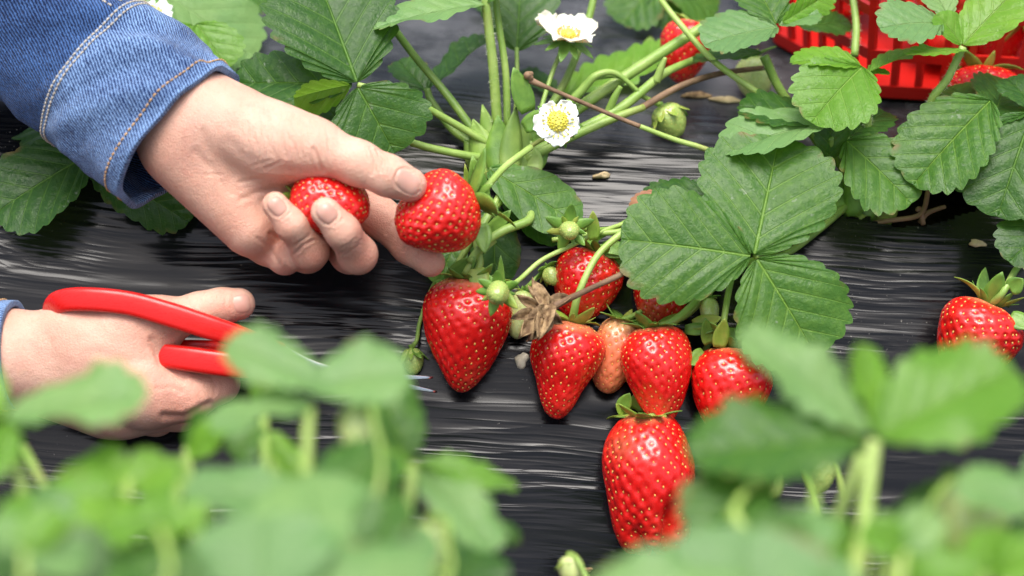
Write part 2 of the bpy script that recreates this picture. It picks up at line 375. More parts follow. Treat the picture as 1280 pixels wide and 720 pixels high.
# the cut lip of the far side of the opening stands up a little
lip = np.exp(-((PXX - 1170) / 62) ** 2 - ((PYY - 236) / 7) ** 2) * (PYY < 246)
V[..., 2] += lip * 0.010
near_front = (ys > -0.30)[:, None] & (np.abs(XX) < 0.43)
cx = (PXX[:-1, :-1] + PXX[1:, 1:]) / 2; cy = (PYY[:-1, :-1] + PYY[1:, 1:]) / 2
cut = np.zeros(cx.shape, bool)
for hp in holes: cut |= in_poly(cx, cy, hp)
cut &= near_front[:-1, :-1]
F = [(j * nx + i, j * nx + i + 1, (j + 1) * nx + i + 1, (j + 1) * nx + i) for j in range(ny - 1) for i in range(nx - 1) if not cut[j, i]]
film = mesh_obj('mulch_film', V.reshape(-1, 3), F, M['film']); film['kind'] = 'structure'
ysc = np.linspace(-1.6, 1.2, 260); xsc = np.linspace(-0.6, 0.6, 160)
XS, YS = np.meshgrid(xsc, ysc); ZS = zbed(YS) - 0.030 + 0.006 * vnoise(XS * 60, YS * 60) + 0.004 * vnoise(XS * 150, YS * 150)
F = [(j * 160 + i, j * 160 + i + 1, (j + 1) * 160 + i + 1, (j + 1) * 160 + i) for j in range(259) for i in range(159)]
soilb = mesh_obj('bed_soil', np.stack([XS, YS, ZS], -1).reshape(-1, 3), F, M['soil']); soilb['kind'] = 'structure'
g = mesh_obj('ground', [(-150, -150, -0.23), (150, -150, -0.23), (150, 150, -0.23), (-150, 150, -0.23)], [(0, 1, 2, 3)], M['soil'], smooth=False); g['kind'] = 'structure'

# ------------------------------------------------------------------ leaves
def leaflet_geo(base, tip, width, nrm, fold=0.25, curl=0.15, edge=0.0, teeth=9, depth=0.05, round_=0.55, seed=0, res=5, across=11, wave=0.03, bulge=0.015, twist=0.0):
    """one serrated leaflet: rows follow the side veins, so the relief and the veins run to the teeth.
    base, tip world points; width metres; nrm the side that faces up; fold = V of the halves; curl = tip bends down"""
    rng = np.random.default_rng(seed * 7 + 3)
    base, tip = np.asarray(base), np.asarray(tip); L = np.linalg.norm(tip - base); ey = (tip - base) / L
    ez = unit(nrm - ey * (nrm @ ey)); ex = np.cross(ey, ez); W = width / 2
    n = teeth * res + 1; s = np.linspace(0, 1, n); th = np.pi * s
    px = W * np.sin(th) ** 0.85 * (0.55 + 0.9 * s - 0.45 * s ** 2) / 0.93
    pe = ((1 - np.cos(th)) / 2) ** round_ ** 0.2 * 1.0
    py = L * (0.5 - 0.5 * np.cos(np.pi * s ** 0.92))
    my = np.clip(py - 1.15 * px * (1.08 - 0.4 * s), 0, None); my = np.maximum.accumulate(my); my = my * (L / max(my[-1], 1e-9))
    my = np.minimum(my, py * 0.995 + 1e-6)
    # teeth: rounded saw, leaning to the tip
    f = (s * teeth) % 1.0
    saw = np.where(f < 0.62, 0.5 * (f / 0.62) + 0.5 * np.sin(f / 0.62 * np.pi / 2) ** 0.8, 0.5 * (1 - f) / 0.38 + 0.5 * np.cos((f - 0.62) / 0.38 * np.pi / 2) ** 0.7)
    tx = np.gradient(px); ty = np.gradient(py); tl = np.hypot(tx, ty) + 1e-12; nxo, nyo = ty / tl, -tx / tl
    amp = depth * L * np.clip(np.sin(th) * 1.6, 0.25, 1) * np.clip((s - 0.12) / 0.1, 0, 1)
    r = np.linspace(0, 1, across) ** 0.9
    Vs, UV, F = [], [], []; wv = rng.random(4) * 6.28
    for side in (-1, 1):
        k = 1 + 0.10 * (rng.random() - 0.5)
        tj = amp * (saw - 0.4) * (0.8 + 0.4 * np.interp(s * teeth, np.arange(teeth + 1), rng.random(teeth + 1)))
        ex_, ey_ = px * k + nxo * tj, py + nyo * tj + 0.35 * tj
        Xl = ex_[:, None] * r; Yl = my[:, None] + (ey_ - my)[:, None] * r + 0.05 * L * (r * (1 - r))[None] * np.sin(th)[:, None]
        fr = np.abs(((s * teeth) % 1.0) - 0.62); fr = np.minimum(fr, 1 - fr) * 2
        Z = bulge * L * (fr ** 0.8)[:, None] * (np.sin(np.pi * np.clip(r, 0.02, 1) ** 0.7) * 0.9 + 0.1 * r)[None]
        Z = Z + fold * Xl * (1 - 0.35 * Xl / W) + edge * W * (Xl / W) ** 3
        Z -= curl * L * (Yl / L) ** 2
        Z += wave * L * (np.sin(Yl / L * 7 + wv[0] + side) * (Xl / W) ** 2 + 0.5 * np.sin(Yl / L * 13 + wv[1] * side) * (Xl / W) ** 3)
        Xs = Xl * side
        if twist:
            a = twist * Yl / L; Xs, Z = Xs * np.cos(a) - Z * np.sin(a), Xs * np.sin(a) + Z * np.cos(a)
        P = base + Xs[..., None] * ex + Yl[..., None] * ey + Z[..., None] * ez
        o = sum(len(v) for v in Vs); Vs.append(P.reshape(-1, 3))
        UV.append(np.stack([np.broadcast_to((s * teeth - 0.12)[:, None], Xl.shape), np.broadcast_to(r, Xl.shape)], -1).reshape(-1, 2))
        for i in range(n - 1):
            for j in range(across - 1):
                q = (o + i * across + j, o + i * across + j + 1, o + (i + 1) * across + j + 1, o + (i + 1) * across + j)
                F.append(q if side > 0 else q[::-1])
    return np.vstack(Vs), F, np.vstack(UV)
_ls = [0]
def leaflet(parent, base, tip, wpx, nrm=(0, 0.35, 1), mat='leaf', h2=None, name='leaflet', **kw):
    """base, tip as (px, py, h); wpx the width in pixels as seen flat"""
    _ls[0] += 1
    B, T = C(*base), C(*tip); sc_ = (DIST - (base[2] + tip[2]) * 0.5e-3) / FPX
    V, F, uv = leaflet_geo(B, T, wpx * sc_, cv(*nrm), seed=_ls[0], **kw)
    return mesh_obj(name, V, F, M[mat], parent, uv=uv)
def stalk(parent, pts, rpx=4.0, mat='stem', name='leaf_stalk', hairs=0, sides=10):
    """pts (px, py, h) along the stalk; rpx radius in pixels (one or several)"""
    P = px_path(pts); scl = np.array([(DIST - p[2] * 1e-3) / FPX for p in pts])
    rr = np.interp(np.linspace(0, 1, len(pts)), np.linspace(0, 1, len(np.atleast_1d(rpx))), np.atleast_1d(rpx)) * scl
    V, F = tube_geo(P, rr, sides, 7)
    o = mesh_obj(name, V, F, M[mat], parent)
    if hairs:
        Q = catmull(P, 40); T, N, B = frames(Q); gs = []; rng = np.random.default_rng(int(pts[0][0]) + 5)
        rq = np.interp(np.linspace(0, 1, len(Q)), np.linspace(0, 1, len(rr)), rr)
        for _ in range(hairs):
            i = rng.integers(2, len(Q) - 2); a = rng.random() * 6.28; d = unit(np.cos(a) * N[i] + np.sin(a) * B[i] + (rng.random() - 0.5) * 0.5 * T[i])
            p = Q[i] + d * rq[i] * 0.9; l = (0.9 + rng.random() * 1.3) * MM; q = T[i] * 0.00007; b = np.cross(d, T[i]) * 0.00007
            v = np.array([p + q, p - q * 0.5 + b, p - q * 0.5 - b, p + d * l]); gs.append((v, [(0, 1, 3), (1, 2, 3), (2, 0, 3)]))
        V, F = join(gs); ho = mesh_obj('stalk_hairs', V, F, M['hair'], o, smooth=False); ho['kind'] = 'stuff'
    return o
def lance_geo(base, dir_, nrm, L, W, curl=0.3, fold=0.2, seg=8, tipw=0.0, wob=0.0, seed=0, blunt=1.0):
    """a narrow pointed blade (sepal, bract): two halves folded along the middle, bending along its length"""
    rng = np.random.default_rng(seed); dir_ = unit(dir_); nrm = unit(nrm - dir_ * (nrm @ dir_)); side = np.cross(dir_, nrm)
    V, F = [], []; a = 0.0; p = np.array(base, float)
    for i in range(seg + 1):
        t = i / seg; wd = W / 2 * (math.sin(math.pi * min(1, (0.16 + 0.84 * t)) ** 0.9) ** (0.75 * blunt) + 0.0) if i < seg else 0.02 * W
        d = dir_ * math.cos(a) + nrm * math.sin(a); nn = nrm * math.cos(a) - dir_ * math.sin(a)
        for k in (-1, -0.5, 0, 0.5, 1):
            V.append(p + side * wd * k + nn * (abs(k) * wd * fold + wob * W * math.sin(5 * t + k * 2 + seed)))
        p = p + d * L / seg; a += curl / seg * (1 + 0.5 * wob * rng.random())
    for i in range(seg):
        for k in range(4):
            q = i * 5 + k; F.append((q, q + 1, q + 6, q + 5))
    return np.array(V), F
def thick(V, F, t=0.00025):
    """give a blade both sides and a real thickness"""
    V = np.asarray(V); N = np.zeros_like(V)
    for f in F:
        n = np.cross(V[f[1]] - V[f[0]], V[f[2]] - V[f[0]])
        for i in f: N[i] += n
    N /= np.linalg.norm(N, axis=1)[:, None] + 1e-15; n = len(V); ed = {}
    for f in F:
        for a, b in zip(f, f[1:] + f[:1]): ed[(a, b)] = 1
    G = list(F) + [tuple(i + n for i in f[::-1]) for f in F] + [(b, a, a + n, b + n) for (a, b) in ed if (b, a) not in ed]
    return np.vstack([V + N * t / 2, V - N * t / 2]), G

# ------------------------------------------------------------------ strawberries
def fib(n, rng, jit=0.25):
    i = np.arange(n) + 0.5; z = 1 - 2 * i / n; ph = i * math.pi * (3 - 5 ** 0.5); ph = ph + rng.normal(0, jit * 0.5 / np.sqrt(n) * 3, n); z = np.clip(z + rng.normal(0, jit * 0.6 / n, n), -1, 1)
    r = np.sqrt(np.maximum(0, 1 - z * z)); D = np.stack([r * np.cos(ph), r * np.sin(ph), z], -1) + rng.normal(0, 0.11 * 3.5 / math.sqrt(n), (n, 3)); return D / np.linalg.norm(D, axis=1)[:, None]
def berry_geo(L, W, k, seeds, seed, lump=0.05, res=(150, 104), pale=0.12, lobe=None, squash=1.0, dimple=0.050, flat_top=0.75, pinch=0.0, fat=0.84):
    """local berry: calyx at +z, tip at -z; L, W half length and half width in metres"""
    rng = np.random.default_rng(seed); nu, nv = res
    ph0 = rng.random(8) * 6.28
    def shape(D):
        c = D[..., 2]; s = np.sqrt(np.maximum(0, 1 - c * c)); phi = np.arctan2(D[..., 1], D[..., 0])
        rho = np.where(c < 0, s ** fat, s) * (1 + k * c - 0.25 * k * c * c)
        rho = rho * (1 - pinch * np.exp(-((c + 0.45) / 0.28) ** 2))
        z = np.where(c > 0, c * flat_top - 0.10 * np.exp(-(s / 0.3) ** 2) * (c > 0), c)
        z = z * 1.21 + 0.21
        lf = 1 + lump * (np.sin(2 * phi + ph0[0]) * 0.6 + 0.5 * np.sin(3 * phi + ph0[1] + 2 * c) + 0.5 * np.sin(3.1 * c + ph0[2] + phi)) * np.clip(s * 1.5, 0, 1)
        rho = rho * lf
        if lobe:
            for (p0, wd, dp, c0) in lobe:
                dphi = np.angle(np.exp(1j * (phi - p0))); rho = rho * (1 - dp * np.exp(-(dphi / wd) ** 2) / (1 + np.exp((c - c0) * 12)))
                z = z + 0.10 * dp * np.cos(2 * dphi) / (1 + np.exp((c - c0) * 12))
        return np.stack([rho * np.cos(phi) * W, rho * np.sin(phi) * W * squash, z * L], -1)
    u = np.linspace(0, 2 * math.pi, nu, endpoint=False); v = np.linspace(0.001, math.pi - 0.001, nv)
    UU, VV = np.meshgrid(u, v); D = np.stack([np.sin(VV) * np.cos(UU), np.sin(VV) * np.sin(UU), np.cos(VV)], -1).reshape(-1, 3)
    Sd = fib(seeds, rng); Sd = Sd[Sd[:, 2] < 0.93]
    P = shape(D); e = 1e-3
    dots = D @ Sd.T; best = np.arccos(np.clip(dots.max(1), -1, 1)); sg = 0.62 / math.sqrt(seeds) * 1.55
    ctr = np.array([0, 0, 0.1 * L]); nrm = P - ctr; nrm /= np.linalg.norm(nrm, axis=1)[:, None]
    disp = -np.exp(-(best / sg) ** 2) * dimple * W + 0.35 * dimple * W
    hf = np.sin(D @ np.array([9.0, 5, 4]) + 1) * np.sin(D @ np.array([-4.0, 8, 6]) + 2) * 0.010 * W
    mf = 0.022 * W * np.sin(D @ np.array([3.1, -2.4, 2.0]) + ph0[3]) * np.sin(D @ np.array([2.2, 3.3, -2.7]) + ph0[4])
    P = P + nrm * (disp * (0.95 + 0.3 * np.sin(D @ np.array([2.0, 3.0, 2.5]) + ph0[5])) + hf + mf)[:, None]
    F = [(j * nu + i, (j + 1) * nu + i, (j + 1) * nu + (i + 1) % nu, j * nu + (i + 1) % nu) for j in range(nv - 1) for i in range(nu)]
    F.append(tuple(range(nu))); F.append(tuple((nv - 1) * nu + i for i in range(nu))[::-1])
    ripe = np.clip((1.0 - D[:, 2]) / max(pale, 1e-3) , 0, 1) if pale > 0 else np.ones(len(D))
    # seeds
    sp = shape(Sd); sn = sp - ctr; sn /= np.linalg.norm(sn, axis=1)[:, None]; sp = sp + sn * (-0.40 * dimple * W)
    return P, F, ripe, sp, sn, D
OCT = np.array([(1, 0, 0), (-1, 0, 0), (0, 1, 0), (0, -1, 0), (0, 0, 1), (0, 0, -1), (.6, .6, .5), (-.6, .6, .5), (.6, -.6, .5), (-.6, -.6, .5)], float)
OCTF = [(0, 6, 8), (0, 2, 6), (2, 7, 6), (2, 1, 7), (1, 9, 7), (1, 3, 9), (3, 8, 9), (3, 0, 8), (6, 4, 8), (6, 7, 4), (7, 9, 4), (9, 8, 4), (0, 5, 2), (2, 5, 1), (1, 5, 3), (3, 5, 0)]
def axes(axis, roll=0.0):
    z = unit(axis); x = np.cross(np.array([0.31, 0.2, 0.92]), z); x = unit(x); y = np.cross(z, x)
    return x * math.cos(roll) + y * math.sin(roll), -x * math.sin(roll) + y * math.cos(roll), z
def berry(name, px, py, h, Lpx, Wpx, ang, tilt, label, group='ripe strawberries on the bed', k=0.32, seeds=170, seed=1, mat='berry', seedmat='seed', pale=0.14,
          calyx=10, sep=1.0, sepmat='sepal', stem=None, stemr=3.2, mark=None, cat='strawberry', sepup=0.5, roll=0.0, stemmat='stem', seedsz=1.0, thing_base=None, **kw):
    """centre pixel and h; half length / half width in pixels; ang = direction calyx->tip in the picture (deg, 0 right, 90 down);
    tilt = how far the tip points to the lens (deg)"""
    sc_ = (DIST - h * MM) / FPX; L, W = Lpx * sc_, Wpx * sc_
    a, t = R(ang), R(tilt); tipdir = cv(math.cos(a) * math.cos(t), -math.sin(a) * math.cos(t), math.sin(t))
    X, Y, Z = axes(-tipdir, roll); ctr = C(px, py, h)
    if kw.get('lobe'):                       # grooves are given from the side that faces the lens
        lb = []
        for (p0, wd, dp, c0) in kw['lobe']:
            dv = -fw * math.cos(p0) + rt * math.sin(p0); lb.append((math.atan2(dv @ Y, dv @ X), wd, dp, c0))
        kw['lobe'] = lb
    P, F, ripe, sp, sn, D = berry_geo(L, W, k, int(seeds * 1.45), seed, pale=pale, **kw)
    toW = lambda Q: ctr + Q[..., :1] * X + Q[..., 1:2] * Y + Q[..., 2:3] * Z
    PW = toW(P); spw = toW(sp); snw = sn[:, :1] * X + sn[:, 1:2] * Y + sn[:, 2:3] * Z
    mk = np.zeros(len(PW))
    if mark is not None:
        for (mx, my, mr, ms) in mark:
            qx, qy = proj(PW); front = camxyz(PW)[:, 2] > camxyz(ctr)[2]
            mk = np.maximum(mk, ms * np.exp(-(((qx - mx) ** 2 + (qy - my) ** 2) / mr ** 2)) * front)
    th = thing(name, ctr - np.array([0, 0, 0.8 * W]), label, cat, group)
    mesh_obj('flesh', PW, F, M[mat], th, attrs={'ripe': ripe, 'mark': mk})
    gs = []; sz = np.array([0.60, 0.98, 0.5]) * 0.77 * MM * seedsz * (0.65 + 0.35 * min(1.4, W / 0.018))
    for p, n_ in zip(spw, snw):
        zz_ = n_; y_ = Z - n_ * (Z @ n_); y_ = unit(y_); x_ = np.cross(y_, zz_)
        gs.append((p + OCT[:, :1] * x_ * sz[0] + OCT[:, 1:2] * y_ * sz[1] + OCT[:, 2:3] * zz_ * sz[2], OCTF))
    V, F = join(gs); s = mesh_obj('seeds', V, F, M[seedmat], th); s['kind'] = 'stuff'
    top = ctr + Z * L * 0.965
    if calyx:
        rng = np.random.default_rng(seed + 99)
        V, F = tube_geo([top - Z * 0.0015, top + Z * 0.0005, top + Z * 0.0022], [0.24 * W, 0.20 * W, 0.0016], 10, 3)
        cal = mesh_obj('calyx', V, F, M[sepmat], th)
        for i in range(calyx):
            ph = 2 * math.pi * (i + 0.3 * rng.random()) / calyx; rad = X * math.cos(ph) + Y * math.sin(ph)
            upk = sepup * (0.6 + 0.8 * rng.random()); ll = sep * W * (0.80 + 0.40 * rng.random()) * (0.8 if i % 2 else 1.1)
            if sepup < -0.2: b0 = top + rad * 0.55 * W - Z * 0.04 * W; d = unit(rad * 0.62 - Z); cu = 0.7 * rng.random() + 0.1; nz = rad
            else: b0 = top + rad * 0.14 * W; d = unit(rad + Z * upk); cu = -0.9 + 1.6 * rng.random(); nz = Z
            V, F = lance_geo(b0, d, nz, ll, ll * (0.36 if i % 2 else 0.46), curl=cu, fold=0.25, seed=seed * 31 + i)
            V, F = thick(V, F, 0.0003); mesh_obj('sepal', V, F, M[sepmat if rng.random() > 0.25 else 'sepal_y'], cal)
    if stem:
        pts = [top + Z * 0.001] + [p if isinstance(p, np.ndarray) else C(*p) for p in stem]
        V, F = tube_geo(pts, np.array([stemr * 1.25] + [stemr] * len(stem)) * PX, 9, 6); mesh_obj('fruit_stalk', V, F, M[stemmat], th)
    return th

# ------------------------------------------------------------------ blossoms
def petal_geo(base, d, nrm, L, W, cup, seed):
    rng = np.random.default_rng(seed); d = unit(d); nrm = unit(nrm - d * (nrm @ d)); s = np.cross(d, nrm); V, F = [], []; n, m_ = 9, 9
    w0 = rng.random() * 6
    for i in range(n):
        t = i / (n - 1); wd = W / 2 * min(1, 0.22 + 1.25 * math.sin(math.pi * (0.06 + 0.86 * t) ** 1.15) ** 0.8)
        for j in range(m_):
            q = 2 * j / (m_ - 1) - 1; yy = L * (t - 0.13 * t * q * q)
            yy += 0.05 * L * t * math.sin(7 * q + w0) ; z = cup * L * t * t + 0.14 * W * q * q * t + 0.07 * L * t * math.sin(5 * q + w0 + 3 * t)
            V.append(base + d * yy + s * wd * q + nrm * z)
    for i in range(n - 1):
        for j in range(m_ - 1): F.append((i * m_ + j, i * m_ + j + 1, (i + 1) * m_ + j + 1, (i + 1) * m_ + j))
    return thick(np.array(V), F, 0.0003)
def blossom(px, py, h, rpx, nrm, label, petals, petmat='petal', stem=None, seed=1, cup=0.1, ctr_r=0.36, group='white strawberry flowers', stemr=3.0, angs=None, antmat='pollen'):
    sc_ = (DIST - h * MM) / FPX; r = rpx * sc_; Z = cv(*nrm); X, Y, Z = axes(Z); c = C(px, py, h); rng = np.random.default_rng(seed)
    th = thing('strawberry_flower', c - Z * 0.004, label, 'flower', group)
    for i in range(petals):
        a = (angs[i] if angs else 2 * math.pi * (i + 0.25 * rng.random()) / petals); d = X * math.cos(a) + Y * math.sin(a)
        L = r * (0.80 + 0.28 * rng.random()); V, F = petal_geo(c + d * r * 0.12 + Z * (0.0006 * (i % 2)), d, Z, L, L * (0.98 + 0.16 * rng.random()), cup + 0.12 * (rng.random() - 0.5), seed * 9 + i)
        mesh_obj('petal', V, F, M[petmat], th)
    # domed heart with grains, ring of stamens
    gs = []; n = 70
    hr = ctr_r * r * 0.75
    u = np.linspace(0, 2 * math.pi, 16, endpoint=False); vv = np.linspace(0.02, 1.6, 7); D = np.array([(math.sin(b) * math.cos(a), math.sin(b) * math.sin(a), math.cos(b) * 0.75) for b in vv for a in u])
    Vd = c + (D[:, :1] * X + D[:, 1:2] * Y + D[:, 2:3] * Z) * hr
    Fd = [(j * 16 + i, (j + 1) * 16 + i, (j + 1) * 16 + (i + 1) % 16, j * 16 + (i + 1) % 16) for j in range(6) for i in range(16)] + [tuple(range(16))]
    ht = mesh_obj('heart', Vd, Fd, M['pollen'], th)
    f = fib(130, rng); f = f[f[:, 2] > 0]
    for q in f:
        p = c + (q[0] * X + q[1] * Y + 0.75 * q[2] * Z) * hr; gs.append((p + OCT * hr * 0.12, OCTF))
    V, F = join(gs); o = mesh_obj('pistils', V, F, M['pollen'], ht); o['kind'] = 'stuff'
    gs = []
    for i in range(22):
        a = 2 * math.pi * (i + 0.5 * rng.random()) / 22; d = X * math.cos(a) + Y * math.sin(a); p0 = c + d * hr * 0.9; p1 = c + d * (ctr_r * r * (0.95 + 0.25 * rng.random())) + Z * r * 0.14
        gs.append(tube_geo([p0, p1], [0.00022, 0.00018], 5, 2)); gs.append((p1 + OCT * np.array([1, 1, .8]) * 0.00062, OCTF))
    V, F = join(gs); o = mesh_obj('stamens', V, F, M[antmat], th); o['kind'] = 'stuff'
    V, F = tube_geo([c - Z * 0.005, c - Z * 0.0025, c - Z * 0.0006], [0.0012, 0.0022, 0.0030], 9, 3); cal = mesh_obj('calyx', V, F, M['sepal'], th)
    for i in range(10):
        a = 2 * math.pi * (i + 0.3 * rng.random()) / 10 + 0.3; d = unit(X * math.cos(a) + Y * math.sin(a) - Z * 0.25); ll = r * (1.12 if i % 2 == 0 else 0.95)
        V, F = lance_geo(c - Z * 0.0018 + d * 0.001, d, Z, ll, ll * 0.36, curl=0.2 - 0.7 * rng.random(), fold=0.2, seed=seed + i); V, F = thick(V, F); mesh_obj('sepal', V, F, M['sepal'], cal)
    if stem:
        V, F = tube_geo([c - Z * 0.004] + [C(*p) for p in stem], stemr * PX, 9, 6); mesh_obj('flower_stalk', V, F, M['stem'], th)
    return th

# ------------------------------------------------------------------ hands: one continuous skin grown from bones
def cone(P, a, b, ra, rb):
    ba = b - a; t = np.clip(((P - a) @ ba) / (ba @ ba), 0, 1)
    return np.linalg.norm(P - a - t[..., None] * ba, axis=-1) - (ra + (rb - ra) * t)
def joint(p):
    """(px, py, h mm, r px) -> camera metres and radius"""
    return camxyz(C(p[0], p[1], p[2])), p[3] * (DIST - p[2] * MM) / FPX
class Hand:
    def __init__(s, palm, chains, kpalm=0.012):
        s.palm = [tuple(joint(q) for q in seg) for seg in palm]; s.kp = kpalm
        s.chains = [([joint(q) for q in ch], k) for ch, k in chains]
    def sdf(s, P):
        d = None
        for (a, ra), (b, rb) in s.palm:
            c = cone(P, a, b, ra, rb); d = c if d is None else smin(d, c, s.kp)
        out = d
        for ch, k in s.chains:
            f = None
            for (a, ra), (b, rb) in zip(ch[:-1], ch[1:]):
                c = cone(P, a, b, ra, rb); f = c if f is None else smin(f, c, 0.0035)
            out = np.minimum(out, smin(d, f, k))
        return out
    def normal(s, P, e=3e-4):
        g = np.stack([s.sdf(P + np.eye(3)[i] * e) - s.sdf(P - np.eye(3)[i] * e) for i in range(3)], -1)
        return g / (np.linalg.norm(g, axis=-1)[..., None] + 1e-12)
    def surface(s, step):
        J = [j for seg in s.palm for j in seg] + [j for ch, _ in s.chains for j in ch]
        lo = np.min([a - r for a, r in J], 0) - 0.006; hi = np.max([a + r for a, r in J], 0) + 0.006
        n = [int(math.ceil((h - l) / step / 4)) * 4 for l, h in zip(lo, hi)]; cs = step * 4        # coarse blocks first, fine values only near the skin
        cc = [lo[k] + (np.arange(n[k] // 4) * 4 + 1.5) * step for k in range(3)]
        cval = s.sdf(np.stack(np.meshgrid(*cc, indexing='ij'), -1)).astype(np.float32)
        val = cval.repeat(4, 0).repeat(4, 1).repeat(4, 2); near = np.argwhere(np.abs(cval) < cs * 1.6)
        sub = np.array([(a, b, c) for a in range(4) for b in range(4) for c in range(4)])
        for i in range(0, len(near), 6000):
            ix = (near[i:i + 6000, None] * 4 + sub[None]).reshape(-1, 3); val[tuple(ix.T)] = s.sdf(lo + ix * step)
        ins = val < 0; corner = [(a, b, c) for a in (0, 1) for b in (0, 1) for c in (0, 1)]
        sl_ = lambda a, d: a[d[0]:n[0] - 1 + d[0], d[1]:n[1] - 1 + d[1], d[2]:n[2] - 1 + d[2]]
        cnt = sum(sl_(ins, c).astype(np.int8) for c in corner); act = (cnt > 0) & (cnt < 8)
        idx = -np.ones(act.shape, np.int64); I = np.argwhere(act); idx[act] = np.arange(len(I))
        acc = np.zeros((len(I), 3)); num = np.zeros(len(I))
        for c in corner:
            for k in range(3):
                if c[k]: continue
                d = list(c); d[k] = 1; va = val[tuple((I + c).T)]; vb = val[tuple((I + d).T)]; m = (va < 0) != (vb < 0)
                t = np.where(m, va / np.where(m, va - vb, 1), 0); p = np.array(c, float)[None] + t[:, None] * np.eye(3)[k]
                acc += p * m[:, None]; num += m
        V = lo + (I + acc / num[:, None]) * step
        F = []
        for k in range(3):
            e = [0, 0, 0]; e[k] = 1; u_, v_ = [(1, 2), (2, 0), (0, 1)][k]
            a = ins[:n[0] - e[0], :n[1] - e[1], :n[2] - e[2]]; b = ins[e[0]:, e[1]:, e[2]:]; ch = np.argwhere(a != b)
            ok = (ch[:, u_] > 0) & (ch[:, v_] > 0) & (ch[:, u_] < n[u_] - 1) & (ch[:, v_] < n[v_] - 1); ch = ch[ok]; fl = a[tuple(ch.T)]
            du = np.zeros(3, int); du[u_] = 1; dv = np.zeros(3, int); dv[v_] = 1
            q = np.stack([idx[tuple((ch - du - dv).T)], idx[tuple((ch - dv).T)], idx[tuple(ch.T)], idx[tuple((ch - du).T)]], -1)
            q[~fl] = q[~fl][:, ::-1]; F.append(q)
        return V, np.vstack(F)
def pl_dist(x, y, pl):
    d = np.full(x.shape, 1e9)
    for (x1, y1), (x2, y2) in zip(pl[:-1], pl[1:]):
        t = np.clip(((x - x1) * (x2 - x1) + (y - y1) * (y2 - y1)) / ((x2 - x1) ** 2 + (y2 - y1) ** 2 + 1e-9), 0, 1)
        d = np.minimum(d, np.hypot(x - x1 - t * (x2 - x1), y - y1 - t * (y2 - y1)))
    return d
def nail_edge(px, py, dx, dy, l, w):
    d = np.array([dx, dy]) / math.hypot(dx, dy); e = np.array([-d[1], d[0]]); out = []
    for t in np.linspace(0.35, 2 * math.pi - 0.35, 26):
        c_, s_ = math.cos(t), math.sin(t); p = np.array([px, py]) + d * l * 0.53 * np.sign(c_) * abs(c_) ** 0.7 + e * w * 0.53 * np.sign(s_) * abs(s_) ** 0.7; out.append(tuple(p))
    return out
def skin(hand, parent, step, creases, flush):
    V, F = hand.surface(step); N = hand.normal(V); W = fromcam(V); x, y = proj(W); front = np.clip(N[:, 2] * 1.5, 0, 1)
    dsp = np.zeros(len(V))
    for pl, dep, wd in creases:
        q = pl_dist(x, y, pl); dsp -= dep * MM * np.exp(-(q / wd) ** 2) * front; dsp += 0.35 * dep * MM * np.exp(-((q - 2.2 * wd) / wd) ** 2) * front
    V = V + N * dsp[:, None]
    fl = np.zeros(len(V))
    for (fx, fy, fr, fs) in flush: fl = np.maximum(fl, fs * np.exp(-((x - fx) ** 2 + (y - fy) ** 2) / fr ** 2))
    return mesh_obj('skin', fromcam(V), F, M['skin'], parent, attrs={'flush': fl})
def nail(hand, parent, px, py, h, dx, dy, lpx, wpx, nrm=(0, 0, 1), lift=0.14):
    """a nail laid on the skin: centre pixel, direction of the finger in the picture, length and width in pixels"""
    c = camxyz(C(px, py, h)); s_ = (DIST - h * MM) / FPX; n0 = np.array(nrm, float); n0 /= np.linalg.norm(n0)
    d = np.array([dx, -dy, 0.0]); d = unit(d - n0 * (d @ n0)); sd_ = np.cross(d, n0); n = 13; V = []
    for i in range(n):
        for j in range(n):
            a, b = 2 * i / (n - 1) - 1, 2 * j / (n - 1) - 1
            r_ = max(abs(a), abs(b)); q = math.hypot(a, b) + 1e-9; k = r_ / max(1e-6, (abs(a / q) ** 3.2 + abs(b / q) ** 3.2) ** (1 / 3.2))
            a2, b2 = a / q * k * 1.0, b / q * k * 1.0
            V.append(c + d * a2 * lpx / 2 * s_ + sd_ * b2 * wpx / 2 * s_ + n0 * 0.03)
    V = np.array(V)
    for _ in range(40): V = V - n0 * np.clip(hand.sdf(V) - 0.0, -0.002, 0.004)[:, None] * 0.8
    nn = hand.normal(V); e = np.array([max(abs(2 * i / (n - 1) - 1), abs(2 * j / (n - 1) - 1)) for i in range(n) for j in range(n)])
    V = V + nn * (lift * MM * (1 - e ** 4) + 0.00005)[:, None] - nn * (e > 0.99)[:, None] * 0.0004
    F = [(i * n + j, (i + 1) * n + j, (i + 1) * n + j + 1, i * n + j + 1) for i in range(n - 1) for j in range(n - 1)]
    return mesh_obj('fingernail', fromcam(V), F, M['nail'], parent)

